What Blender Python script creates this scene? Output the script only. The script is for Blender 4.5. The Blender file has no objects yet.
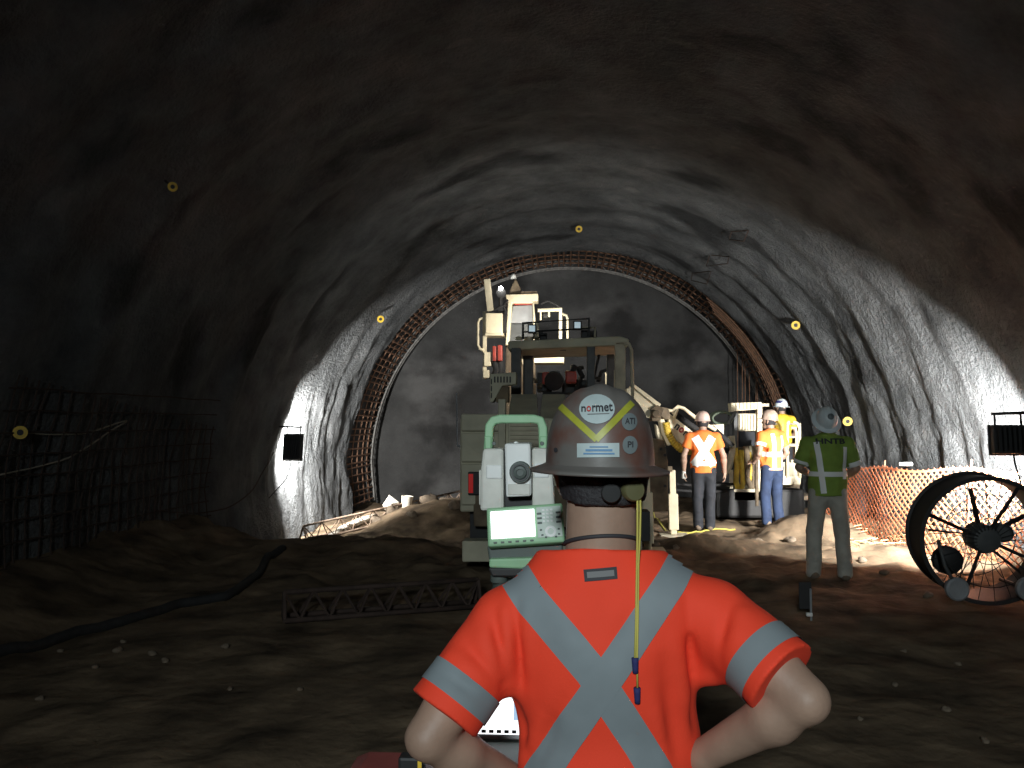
import bpy, math, random
import numpy as np
from mathutils import Vector, Matrix
from mathutils.bvhtree import BVHTree

random.seed(7)
rng = np.random.RandomState(7)
S = bpy.context.scene
COL = S.collection
PI = math.pi

# ------------------------------------------------------------------ camera
F = 830.0
cam_d = bpy.data.cameras.new('camera')
cam_d.sensor_width = 36.0
cam_d.lens = F / 1024 * 36
cam_d.clip_start = 0.05
cam = bpy.data.objects.new('camera', cam_d)
COL.objects.link(cam)
CAM = Vector((0, 0, 1.6))
cam.location = CAM
cam.rotation_euler = (PI / 2 + math.atan2(43, math.hypot(830, 53)), 0, math.atan2(53, 830))
S.camera = cam
CR = cam.rotation_euler.to_matrix()

# ------------------------------------------------------------------ world, exposure
w = bpy.data.worlds.new('world')
S.world = w
w.use_nodes = True
w.node_tree.nodes['Background'].inputs[0].default_value = (0.5, 0.7, 0.8, 1)
w.node_tree.nodes['Background'].inputs[1].default_value = 0.002
S.view_settings.view_transform = 'Standard'
S.view_settings.look = 'None'
S.view_settings.exposure = 0.0
S.view_settings.gamma = 1.0


def area_light(name, loc, direction, size, power, color=(1, 1, 1), spread=180, size_y=None):
    d = bpy.data.lights.new(name, 'AREA')
    d.shape = 'RECTANGLE'
    d.size = size
    d.size_y = size_y or size
    d.energy = power
    d.color = color
    d.spread = math.radians(spread)
    o = bpy.data.objects.new(name, d)
    o.location = loc
    o.rotation_euler = Vector(direction).to_track_quat('-Z', 'Y').to_euler()
    COL.objects.link(o)
    return o


# lamp positions: two floodlights hung on the tunnel walls, one work lamp far behind the photographer
RLAMP = Vector((4.73, 9.2, 1.46))
LLAMP = Vector((-4.86, 14.6, 1.24))
area_light('right_floodlight_lamp', RLAMP + Vector((-0.02, 0.12, -0.02)), (0.06, 1.0, -0.24), 0.34, 540, (1.0, 0.98, 0.95), spread=126)
area_light('left_floodlight_lamp', LLAMP + Vector((0.02, 0.14, -0.02)), (-0.25, 1.0, -0.10), 0.3, 560, (1.0, 0.97, 0.93), spread=138)
area_light('work_lamp_behind', (-0.5, -4.2, 3.4), (0.12, 1.0, -0.30), 0.5, 54, (0.86, 0.97, 1.0), spread=80)


# ------------------------------------------------------------------ helpers
def W(px, py, Y):
    d = CR @ Vector(((px - 512) / F, (384 - py) / F, -1))
    return CAM + d * (Y / d.y)


def ray(px, py):
    return (CR @ Vector(((px - 512) / F, (384 - py) / F, -1))).normalized()


def WZ(px, py, z):
    d = ray(px, py)
    return CAM + d * ((z - CAM.z) / d.z)


class MB:
    def __init__(s):
        s.v, s.f = [], []

    def add(s, vs, fs):
        n = len(s.v)
        s.v += [tuple(p) for p in vs]
        s.f += [tuple(i + n for i in q) for q in fs]
        return s

    def box(s, c, sz, rot=None):
        c = Vector(c)
        vs = []
        for dz in (-.5, .5):
            for dx, dy in ((-.5, -.5), (.5, -.5), (.5, .5), (-.5, .5)):
                p = Vector((dx * sz[0], dy * sz[1], dz * sz[2]))
                if rot is not None:
                    p = rot @ p
                vs.append(c + p)
        return s.add(vs, [(3, 2, 1, 0), (4, 5, 6, 7), (0, 1, 5, 4), (1, 2, 6, 5), (2, 3, 7, 6), (3, 0, 4, 7)])

    def tube(s, path, r, n=6, r2=None, cap=True, sq=None):
        path = [Vector(p) for p in path]
        m = len(path)
        vs, fs = [], []
        t0 = (path[1] - path[0]).normalized()
        up = Vector((0, 0, 1)) if abs(t0.z) < 0.9 else Vector((0, 1, 0))
        nx = t0.cross(up).normalized()
        for i, p in enumerate(path):
            if i == 0:
                t = t0
            elif i == m - 1:
                t = (path[-1] - path[-2]).normalized()
            else:
                t = ((path[i + 1] - p).normalized() + (p - path[i - 1]).normalized()).normalized()
            nx = (nx - t * nx.dot(t)).normalized()
            ny = t.cross(nx)
            rr = r if r2 is None else r + (r2 - r) * i / (m - 1)
            if sq:
                for a, b in ((1, 1), (-1, 1), (-1, -1), (1, -1)):
                    vs.append(p + nx * a * sq[0] + ny * b * sq[1])
            else:
                for k in range(n):
                    a = 2 * PI * k / n
                    vs.append(p + (nx * math.cos(a) + ny * math.sin(a)) * rr)
        if sq:
            n = 4
        for i in range(m - 1):
            for k in range(n):
                k2 = (k + 1) % n
                fs.append((i * n + k, i * n + k2, (i + 1) * n + k2, (i + 1) * n + k))
        if cap:
            fs.append(tuple(range(n - 1, -1, -1)))
            fs.append(tuple(range((m - 1) * n, m * n)))
        return s.add(vs, fs)

    def bar(s, a, b, r, n=6, r2=None):
        return s.tube([a, b], r, n, r2)

    def prism(s, pts, y0, y1):
        """pts: (x, z) outline, extruded along Y"""
        ar = sum(pts[i][0] * pts[(i + 1) % len(pts)][1] - pts[(i + 1) % len(pts)][0] * pts[i][1] for i in range(len(pts)))
        if ar < 0:
            pts = pts[::-1]
        n = len(pts)
        vs = [(p[0], y0, p[1]) for p in pts] + [(p[0], y1, p[1]) for p in pts]
        fs = [tuple(range(n)), tuple(range(2 * n - 1, n - 1, -1))]
        for i in range(n):
            j = (i + 1) % n
            fs.append((j, i, n + i, n + j))
        return s.add(vs, fs)

    def pp(s, pxs, Y, depth):
        """outline seen at pixels, standing at distance Y"""
        pts = []
        for p in pxs:
            q = W(p[0], p[1], Y)
            pts.append((q.x, q.z))
        return s.prism(pts, Y, Y + depth)

    def pr(s, x0, y0, x1, y1, Y, depth):
        return s.pp([(x0, y0), (x1, y0), (x1, y1), (x0, y1)], Y, depth)

    def lathe(s, c, axis, prof, n=16, cap=True, flat=None):
        c = Vector(c)
        ax = Vector(axis).normalized()
        u = ax.cross(Vector((0, 0, 1)) if abs(ax.z) < 0.9 else Vector((0, 1, 0))).normalized()
        v = ax.cross(u)
        vs, fs = [], []
        for r, h in prof:
            for k in range(n):
                a = 2 * PI * k / n
                vs.append(c + ax * h + (u * math.cos(a) + v * math.sin(a)) * r)
        m = len(prof)
        for i in range(m - 1):
            for k in range(n):
                k2 = (k + 1) % n
                fs.append((i * n + k, i * n + k2, (i + 1) * n + k2, (i + 1) * n + k))
        if cap:
            fs.append(tuple(range(n - 1, -1, -1)))
            fs.append(tuple(range((m - 1) * n, m * n)))
        return s.add(vs, fs)

    def mesh(s, name, off=None):
        me = bpy.data.meshes.new(name)
        v = s.v if off is None else [(p[0] - off[0], p[1] - off[1], p[2] - off[2]) for p in s.v]
        me.from_pydata(v, [], s.f)
        me.update()
        return me


WL = {}


def wl(o):
    return WL.get(o.name, Vector((0, 0, 0))) if o else Vector((0, 0, 0))


def link(name, me, mat, parent=None, smooth=False, bevel=0.0, loc=None):
    o = bpy.data.objects.new(name, me)
    COL.objects.link(o)
    if mat is not None and len(me.materials) == 0:
        me.materials.append(mat)
    if smooth:
        me.polygons.foreach_set('use_smooth', [True] * len(me.polygons))
        if smooth == 'auto':
            try:
                me.set_sharp_from_angle(angle=math.radians(40))
            except Exception:
                pass
    if parent is not None:
        o.parent = parent
        WL[o.name] = wl(parent)
    if loc is not None:
        o.location = loc
    if bevel:
        b = o.modifiers.new('bevel', 'BEVEL')
        b.width = bevel
        b.segments = 2
        b.limit_method = 'ANGLE'
    return o


def part(name, mb, mat, parent, smooth=False, bevel=0.0, label=None):
    """mb in world coordinates; parent chain carries only locations"""
    o = link(name, mb.mesh(name, wl(parent)), mat, parent, smooth, bevel)
    if label:
        o['label'] = label
    return o


def lpart(name, mb, mat, parent, smooth=False, bevel=0.0, label=None):
    """mb in the parent's own coordinates"""
    o = link(name, mb.mesh(name), mat, parent, smooth, bevel)
    if label:
        o['label'] = label
    return o


def tag(o, label, cat, group=None, kind=None):
    o['label'] = label
    o['category'] = cat
    if group:
        o['group'] = group
    if kind:
        o['kind'] = kind
    return o


def thing(name, label, cat, loc=(0, 0, 0), rz=0.0, group=None):
    o = bpy.data.objects.new(name, None)
    o.empty_display_size = 0.1
    COL.objects.link(o)
    o.location = loc
    o.rotation_euler = (0, 0, rz)
    WL[o.name] = Vector(loc)
    return tag(o, label, cat, group)


def solo(name, mb, mat, label, cat, group=None, smooth=False, bevel=0.0):
    c = Vector((sum(p[0] for p in mb.v) / len(mb.v), sum(p[1] for p in mb.v) / len(mb.v), min(p[2] for p in mb.v)))
    o = link(name, mb.mesh(name, c), mat, None, smooth, bevel, loc=c)
    return tag(o, label, cat, group)


# ---------------------------------------------------------------- noise
def vnoise(x, y, seed=0, per=256):
    r = np.random.RandomState(seed).rand(per, per)
    xi = np.floor(x).astype(int)
    yi = np.floor(y).astype(int)
    fx = x - xi
    fy = y - yi
    fx = fx * fx * (3 - 2 * fx)
    fy = fy * fy * (3 - 2 * fy)
    a = r[xi % per, yi % per]
    b = r[(xi + 1) % per, yi % per]
    c = r[xi % per, (yi + 1) % per]
    d = r[(xi + 1) % per, (yi + 1) % per]
    return (a * (1 - fx) + b * fx) * (1 - fy) + (c * (1 - fx) + d * fx) * fy - 0.5


def fbm(x, y, seed=0, octaves=4, gain=0.5):
    t = 0
    a = 1.0
    for o in range(octaves):
        t = t + a * vnoise(x * 2 ** o + 17.3 * o, y * 2 ** o + 5.1 * o, seed + o)
        a *= gain
    return t


# ---------------------------------------------------------------- materials
MATS = {}


def pm(name, col, rough=0.6, metal=0.0, var=0.0, scale=8.0, col2=None, bump=0.0, bscale=40.0, emit=None, estr=0.0, spec=0.5, detail=4.0, lo=0.35, hi=0.65, sheen=0.0, coord='Object'):
    if name in MATS:
        return MATS[name]
    m = bpy.data.materials.new(name)
    m.use_nodes = True
    nt = m.node_tree
    b = nt.nodes['Principled BSDF']
    b.inputs['Base Color'].default_value = (*col, 1)
    b.inputs['Roughness'].default_value = rough
    b.inputs['Metallic'].default_value = metal
    b.inputs['Specular IOR Level'].default_value = spec
    if sheen:
        b.inputs['Sheen Weight'].default_value = sheen
    if emit:
        b.inputs['Emission Color'].default_value = (*emit, 1)
        b.inputs['Emission Strength'].default_value = estr
    tc = nt.nodes.new('ShaderNodeTexCoord')
    if var or col2:
        n = nt.nodes.new('ShaderNodeTexNoise')
        n.inputs['Scale'].default_value = scale
        n.inputs['Detail'].default_value = detail
        nt.links.new(tc.outputs[coord], n.inputs['Vector'])
        r = nt.nodes.new('ShaderNodeValToRGB')
        r.color_ramp.elements[0].position = lo
        r.color_ramp.elements[1].position = hi
        c2 = col2 or tuple(max(0, c * (1 - var)) for c in col)
        r.color_ramp.elements[0].color = (*c2, 1)
        r.color_ramp.elements[1].color = (*col, 1)
        nt.links.new(n.outputs['Fac'], r.inputs['Fac'])
        nt.links.new(r.outputs['Color'], b.inputs['Base Color'])
    if bump:
        n2 = nt.nodes.new('ShaderNodeTexNoise')
        n2.inputs['Scale'].default_value = bscale
        n2.inputs['Detail'].default_value = 5
        nt.links.new(tc.outputs[coord], n2.inputs['Vector'])
        bp = nt.nodes.new('ShaderNodeBump')
        bp.inputs['Strength'].default_value = bump
        bp.inputs['Distance'].default_value = 0.02
        nt.links.new(n2.outputs['Fac'], bp.inputs['Height'])
        nt.links.new(bp.outputs['Normal'], b.inputs['Normal'])
    MATS[name] = m
    return m


def shotcrete(name, c_dark, c_light, patch=None, pscale=0.35, bump=0.9, rough=0.75):
    m = bpy.data.materials.new(name)
    m.use_nodes = True
    nt = m.node_tree
    L = nt.links.new
    b = nt.nodes['Principled BSDF']
    b.inputs['Roughness'].default_value = rough
    b.inputs['Specular IOR Level'].default_value = 0.3
    tc = nt.nodes.new('ShaderNodeTexCoord')
    n = nt.nodes.new('ShaderNodeTexNoise')
    n.inputs['Scale'].default_value = 1.3
    n.inputs['Detail'].default_value = 8
    n.inputs['Roughness'].default_value = 0.65
    L(tc.outputs['Object'], n.inputs['Vector'])
    r = nt.nodes.new('ShaderNodeValToRGB')
    r.color_ramp.elements[0].position = 0.35
    r.color_ramp.elements[1].position = 0.68
    r.color_ramp.elements[0].color = (*c_dark, 1)
    r.color_ramp.elements[1].color = (*c_light, 1)
    L(n.outputs['Fac'], r.inputs['Fac'])
    out = r.outputs['Color']
    if patch:
        for (pc, sc, p0, p1, off, mx) in patch:
            mp = nt.nodes.new('ShaderNodeMapping')
            mp.inputs['Location'].default_value = off
            mp.inputs['Scale'].default_value = sc
            L(tc.outputs['Object'], mp.inputs['Vector'])
            pn = nt.nodes.new('ShaderNodeTexNoise')
            pn.inputs['Scale'].default_value = 1.0
            pn.inputs['Detail'].default_value = 5
            pn.inputs['Roughness'].default_value = 0.5
            L(mp.outputs['Vector'], pn.inputs['Vector'])
            mr = nt.nodes.new('ShaderNodeMapRange')
            mr.inputs['From Min'].default_value = p0
            mr.inputs['From Max'].default_value = p1
            mr.inputs['To Max'].default_value = mx
            mr.interpolation_type = 'SMOOTHSTEP'
            L(pn.outputs['Fac'], mr.inputs['Value'])
            mix = nt.nodes.new('ShaderNodeMixRGB')
            mix.inputs['Color2'].default_value = (*pc, 1)
            L(mr.outputs['Result'], mix.inputs['Fac'])
            L(out, mix.inputs['Color1'])
            out = mix.outputs['Color']
    L(out, b.inputs['Base Color'])
    n2 = nt.nodes.new('ShaderNodeTexNoise')
    n2.inputs['Scale'].default_value = 17
    n2.inputs['Detail'].default_value = 6
    n2.inputs['Roughness'].default_value = 0.62
    L(tc.outputs['Object'], n2.inputs['Vector'])
    bp = nt.nodes.new('ShaderNodeBump')
    bp.inputs['Strength'].default_value = bump
    bp.inputs['Distance'].default_value = 0.09
    L(n2.outputs['Fac'], bp.inputs['Height'])
    L(bp.outputs['Normal'], b.inputs['Normal'])
    return m


M_lining = shotcrete('sprayed_concrete', (0.070, 0.076, 0.079), (0.175, 0.184, 0.188),
                     patch=[((0.35, 0.34, 0.32), (1.1, 1.6, 1.1), 0.67, 0.74, (3.1, 7.7, 1.2), 0.22),
                            ((0.012, 0.013, 0.014), (0.5, 0.9, 0.5), 0.54, 0.70, (9.1, 2.7, 4.2), 0.8)], bump=1.0)
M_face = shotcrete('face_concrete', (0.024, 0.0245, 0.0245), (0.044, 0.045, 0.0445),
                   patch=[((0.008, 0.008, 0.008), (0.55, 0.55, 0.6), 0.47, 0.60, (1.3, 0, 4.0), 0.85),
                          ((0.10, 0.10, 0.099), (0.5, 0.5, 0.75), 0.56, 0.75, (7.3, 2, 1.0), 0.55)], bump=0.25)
M_ground_rock = shotcrete('rock_cut', (0.03, 0.03, 0.03), (0.08, 0.08, 0.08))
M_dirt = pm('dirt', (0.23, 0.168, 0.108), 0.95, col2=(0.05, 0.037, 0.025), scale=2.2, detail=10, bump=1.0, bscale=9, lo=0.3, hi=0.7, spec=0.15)
M_rock = pm('rock', (0.22, 0.17, 0.12), 0.9, var=0.5, scale=6, bump=0.6, bscale=20)
M_rebar = pm('rusty_steel', (0.23, 0.125, 0.075), 0.8, 0.2, var=0.6, scale=9, lo=0.3, hi=0.7)
M_rebar_dark = pm('dark_rusty_steel', (0.07, 0.045, 0.035), 0.85, 0.1, var=0.4, scale=9)
M_girder = pm('girder_steel', (0.22, 0.216, 0.205), 0.7, 0.2, var=0.5, scale=12)
M_girder_rust = pm('girder_rust', (0.36, 0.26, 0.19), 0.8, 0.1, var=0.5, scale=6)
M_cream = pm('cream_paint', (0.84, 0.74, 0.52), 0.5, var=0.22, scale=5, bump=0.1, bscale=20)
M_cream_dirty = pm('dirty_cream_paint', (0.60, 0.54, 0.39), 0.65, var=0.4, scale=4, bump=0.2, bscale=20)
M_olive = pm('olive_cream_paint', (0.60, 0.57, 0.42), 0.7, var=0.3, scale=3, bump=0.15, bscale=25)  # the machine's cream in a darker, more olive tone
M_mud = pm('mud_coated_paint', (0.20, 0.155, 0.10), 0.9, col2=(0.10, 0.075, 0.05), scale=5, bump=0.5, bscale=16)
M_black = pm('black_steel', (0.018, 0.018, 0.018), 0.6, var=0.3, scale=10)
M_rubber = pm('rubber', (0.022, 0.022, 0.022), 0.85, var=0.4, scale=12)
M_darkgrey = pm('dark_grey_steel', (0.085, 0.09, 0.09), 0.6, var=0.3, scale=8)
M_grey = pm('grey_steel', (0.34, 0.35, 0.36), 0.5, 0.2, var=0.25, scale=5)
M_red = pm('red_paint', (0.42, 0.05, 0.03), 0.55, var=0.4, scale=9)
M_redlens = pm('red_lens', (0.75, 0.02, 0.02), 0.25, emit=(1, 0.03, 0.02), estr=0.10)
M_yellow = pm('yellow_plastic', (0.90, 0.60, 0.05), 0.5, var=0.3, scale=20)
M_yhose = pm('yellow_hose_rubber', (0.75, 0.52, 0.06), 0.6, var=0.45, scale=7)
M_orange_net = pm('orange_netting', (0.56, 0.19, 0.09), 0.6)
M_lamp_glass = pm('lamp_glass', (0.6, 0.75, 0.8), 0.15, emit=(0.7, 0.9, 1.0), estr=0.35)
M_bulb = pm('lit_lamp', (1, 1, 1), 0.3, emit=(1, 0.98, 0.92), estr=60)
M_flood = pm('floodlight_lens', (1, 1, 1), 0.3, emit=(1, 0.95, 0.86), estr=25)
M_white = pm('white_plastic', (0.78, 0.80, 0.78), 0.45, var=0.12, scale=9)
M_dwhite = pm('dusty_white_plastic', (0.66, 0.66, 0.60), 0.5, var=0.2, scale=12, bump=0.05)
M_green = pm('pale_green_plastic', (0.28, 0.50, 0.29), 0.5, var=0.15, scale=10)
M_key = pm('key_plastic', (0.50, 0.58, 0.52), 0.5)
M_keydark = pm('dark_key_plastic', (0.08, 0.10, 0.09), 0.5)
M_screen = pm('lit_screen', (0.9, 0.95, 1.0), 0.3, emit=(0.93, 0.98, 1.0), estr=1.6)
M_screen_b = pm('lit_screen_panel', (0.5, 0.7, 0.9), 0.3, emit=(0.45, 0.68, 0.95), estr=0.85)
M_glassdark = pm('dark_lens', (0.05, 0.06, 0.06), 0.25, var=0.2, scale=30)
M_skin = pm('skin', (0.36, 0.235, 0.17), 0.55, var=0.15, scale=14, bump=0.05, bscale=90)
M_hair = pm('dark_hair', (0.018, 0.016, 0.018), 0.7, bump=0.4, bscale=120)
M_shirt = pm('orange_mesh_fabric', (0.90, 0.058, 0.020), 0.8, var=0.08, scale=6, bump=0.06, bscale=250, emit=(1.0, 0.05, 0.01), estr=0.0)
M_tape = pm('grey_reflective_tape', (0.215, 0.25, 0.265), 0.75, 0.0, var=0.12, scale=9)
M_orange2 = pm('orange_vest_fabric', (0.95, 0.22, 0.04), 0.8, var=0.12, scale=7)
M_yelloworange = pm('amber_vest_fabric', (0.95, 0.50, 0.08), 0.8, var=0.12, scale=7)
M_greenvest = pm('green_vest_fabric', (0.24, 0.36, 0.06), 0.85, var=0.25, scale=7)
M_tape_w = pm('white_reflective_tape', (0.85, 0.86, 0.84), 0.5)
M_denim_dark = pm('dark_work_trousers', (0.026, 0.029, 0.036), 0.85, var=0.35, scale=9)
M_denim = pm('blue_denim', (0.022, 0.040, 0.092), 0.85, var=0.35, scale=9)
M_greypants = pm('grey_trousers', (0.46, 0.44, 0.38), 0.85, var=0.25, scale=7)
M_boot = pm('boot_leather', (0.20, 0.15, 0.105), 0.8, var=0.4, scale=14)
M_hat = pm('brown_hat_shell', (0.135, 0.125, 0.115), 0.45, col2=(0.13, 0.06, 0.045), scale=7, lo=0.36, hi=0.52, bump=0.04, bscale=30)
M_hatw = pm('pale_hat_shell', (0.74, 0.82, 0.84), 0.4, var=0.12, scale=9)
M_hatp = pm('pinkish_hat_shell', (0.62, 0.46, 0.40), 0.45, var=0.2, scale=11)
M_hatb = pm('beige_hat_shell', (0.50, 0.38, 0.30), 0.45, var=0.4, scale=16)
M_sticker = pm('pale_sticker', (0.42, 0.50, 0.50), 0.5, var=0.1, scale=30)
M_stickergrey = pm('grey_sticker', (0.16, 0.19, 0.195), 0.5, var=0.1, scale=30)
M_vtape = pm('yellow_green_tape', (0.40, 0.41, 0.045), 0.45, var=0.2, scale=30)
M_ink = pm('black_ink', (0.03, 0.03, 0.035), 0.7)
M_inkred = pm('red_ink', (0.45, 0.05, 0.04), 0.7)
M_inkblue = pm('blue_ink', (0.12, 0.25, 0.42), 0.7)
M_inkgrey = pm('grey_ink', (0.17, 0.17, 0.17), 0.7)
M_cord = pm('yellow_green_cord', (0.50, 0.44, 0.09), 0.7)
M_navy = pm('navy_foam', (0.02, 0.025, 0.12), 0.8)
M_oliveplastic = pm('olive_plastic', (0.10, 0.095, 0.04), 0.6)
M_redcase = pm('dark_red_plastic', (0.30, 0.07, 0.06), 0.45, var=0.25, scale=9, bump=0.05)
M_white_bag = pm('white_sack', (0.8, 0.75, 0.65), 0.8, var=0.2, scale=8)
M_straw = pm('straw', (0.62, 0.5, 0.25), 0.9, var=0.3, scale=8)

# ---------------------------------------------------------------- tunnel shell
TX, TZ, TR = 0.10, 0.55, 5.36
YF = 20.0        # the sprayed lining ends here
ZB = -0.9


def prof(a, r=TR):
    """a: arc length measured from the crown, right positive; returns (x, z), and the unit normal (pointing into the rock)"""
    th = a / TR
    if abs(th) <= PI / 2:
        return TX + r * math.sin(th), TZ + r * math.cos(th), math.sin(th), math.cos(th)
    d = (abs(th) - PI / 2) * TR
    sg = 1 if th > 0 else -1
    k = 0.10
    return TX + sg * (r - d * k), TZ - d, float(sg), 0.0


def vault_disp(a, y):
    """radial relief of the sprayed lining (numpy arrays), negative = towards the inside"""
    rib = 0.045 * np.sin(2 * PI * y / 1.25 + 1.2 * vnoise(a * 0.3, y * 0.3, 5)) * (0.6 + vnoise(a * .5, y * .5, 9))
    big = 0.09 * fbm(a * 0.30, y * 0.55, 11, 3)
    run = 0.17 * np.abs(fbm(a * 0.5 + 0.35 * y, y * 1.5, 23, 4)) * np.clip((np.abs(a) - 3.8) / 2.6, 0, 1) * np.clip((y - 9.0) / 3.0, 0.15, 1)
    mid = 0.026 * fbm(a * 2.4, y * 2.4, 31, 3)
    fine = 0.016 * fbm(a * 8, y * 8, 41, 2)
    return rib + big + run + mid + fine


def build_vault():
    amax = TR * PI / 2 + (TZ - ZB)
    na = 330
    aa = np.linspace(-amax, amax, na)
    ys = np.concatenate([np.linspace(-6, 5, 60), np.linspace(5.1, YF, 250)])
    ny = len(ys)
    A, Yg = np.meshgrid(aa, ys, indexing='ij')
    D = vault_disp(A, Yg)
    px = np.array([prof(a) for a in aa])
    V = np.empty((na, ny, 3))
    V[:, :, 0] = px[:, 0][:, None] + D * px[:, 2][:, None]
    V[:, :, 2] = px[:, 1][:, None] + D * px[:, 3][:, None]
    V[:, :, 1] = Yg
    dA = np.gradient(V, axis=0)
    dY = np.gradient(V, axis=1)
    N = np.cross(dY, dA)
    N /= np.linalg.norm(N, axis=2, keepdims=True)
    inward = -np.stack([px[:, 2], np.zeros(na), px[:, 3]], 1)[:, None, :]
    sgn = np.sign((N * inward).sum(2)).mean()
    N = N * (1 if sgn > 0 else -1)
    cuts = [0, np.searchsorted(aa, -3.9), np.searchsorted(aa, 3.9), na - 1]
    for nm, i0, i1 in (('wall_left', cuts[0], cuts[1]), ('ceiling', cuts[1], cuts[2]), ('wall_right', cuts[2], cuts[3])):
        v = V[i0:i1 + 1].reshape(-1, 3)
        nn = N[i0:i1 + 1].reshape(-1, 3)
        k = i1 + 1 - i0
        idx = np.arange(k * ny).reshape(k, ny)
        q = np.stack([idx[:-1, :-1], idx[1:, :-1], idx[1:, 1:], idx[:-1, 1:]], -1).reshape(-1, 4)
        if sgn > 0:
            q = q[:, ::-1]
        me = bpy.data.meshes.new(nm)
        me.from_pydata(v.tolist(), [], q.tolist())
        me.polygons.foreach_set('use_smooth', [True] * len(me.polygons))
        me.normals_split_custom_set_from_vertices(nn.tolist())
        o = link(nm, me, M_lining)
        o['kind'] = 'structure'
    # cut edge of the lining and the raw rock beyond it up to the face
    mb = MB()
    e = [V[i, -1] for i in range(0, na, 3)]
    pe = [prof(a, TR + 0.32) for a in aa[::3]]
    o_ = [(p[0], YF + 0.02, p[1]) for p in pe]
    n = len(e)
    mb.add(e + o_, [(i, i + 1, n + i + 1, n + i) for i in range(n - 1)])
    o = link('trim_1', mb.mesh('trim_1'), M_lining)
    o['kind'] = 'structure'
    # raw cut ring (wall of the next round)
    aa2 = np.linspace(-amax, amax, 120)
    ys2 = np.linspace(YF, 24.2, 26)
    A2, Y2 = np.meshgrid(aa2, ys2, indexing='ij')
    D2 = 0.34 + 0.16 * fbm(A2 * 1.1, Y2 * 1.3, 61, 4)
    px2 = np.array([prof(a) for a in aa2])
    v = np.stack([px2[:, 0][:, None] + D2 * px2[:, 2][:, None], Y2, px2[:, 1][:, None] + D2 * px2[:, 3][:, None]], -1).reshape(-1, 3)
    idx = np.arange(120 * 26).reshape(120, 26)
    q = np.stack([idx[:-1, :-1], idx[:-1, 1:], idx[1:, 1:], idx[1:, :-1]], -1).reshape(-1, 4)
    me = bpy.data.meshes.new('wall_rock')
    me.from_pydata(v.tolist(), [], q.tolist())
    o = link('wall_rock', me, M_ground_rock, None, True)
    o['kind'] = 'structure'
    # tunnel face
    xs = np.linspace(-6.6, 6.6, 130)
    zs = np.linspace(-1.5, 6.9, 90)
    X, Z = np.meshgrid(xs, zs, indexing='ij')
    rr = np.sqrt((X / 6.2) ** 2 + ((Z - 1.8) / 5) ** 2)
    Yf = 23.6 - 0.7 * np.clip(rr, 0, 1.2) ** 2 * 0.6 + 0.25 * fbm(X * 0.6, Z * 0.6, 71, 4)
    me = bpy.data.meshes.new('wall_back')
    idx = np.arange(130 * 90).reshape(130, 90)
    q = np.stack([idx[:-1, :-1], idx[1:, :-1], idx[1:, 1:], idx[:-1, 1:]], -1).reshape(-1, 4)
    me.from_pydata(np.stack([X, Yf, Z], -1).reshape(-1, 3).tolist(), [], q.tolist())
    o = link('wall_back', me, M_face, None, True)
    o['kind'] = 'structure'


build_vault()


def wall_hit(px, py, off=0.0):
    """where the line of sight meets the lining (design profile plus its relief); returns point and inward normal"""
    d = ray(px, py)
    lo, hi = 1.0, 60.0

    def outside(t):
        p = CAM + d * t
        if p.z >= TZ:
            return math.hypot(p.x - TX, p.z - TZ) > TR
        return abs(p.x - TX) > TR - (TZ - p.z) * 0.10
    for _ in range(50):
        m = (lo + hi) / 2
        if outside(m):
            hi = m
        else:
            lo = m
    p = CAM + d * lo
    if p.z >= TZ:
        n = Vector((p.x - TX, 0, p.z - TZ)).normalized()
        a = math.atan2(n.x, n.z) * TR
    else:
        n = Vector((1 if p.x > 0 else -1, 0, 0))
        a = (PI / 2 * TR + TZ - p.z) * n.x
    dd = float(vault_disp(np.array([a]), np.array([p.y]))[0])
    return p + n * (dd - off), -n


def wall_at(side, y, z, off=0.0):
    if z >= TZ:
        th = math.acos(min(1, (z - TZ) / TR)) * side
        a = th * TR
    else:
        a = side * (PI / 2 * TR + TZ - z)
    x, zz, nx, nz = prof(a)
    dd = float(vault_disp(np.array([a]), np.array([y]))[0]) - off
    return Vector((x + nx * dd, y, zz + nz * dd))


# ---------------------------------------------------------------- floor
def sstep(e0, e1, x):
    t = np.clip((x - e0) / (e1 - e0), 0, 1)
    return t * t * (3 - 2 * t)


def bump2(x, y, cx, cy, rx, ry):
    return np.exp(-(((x - cx) / rx) ** 2 + ((y - cy) / ry) ** 2))


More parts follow.
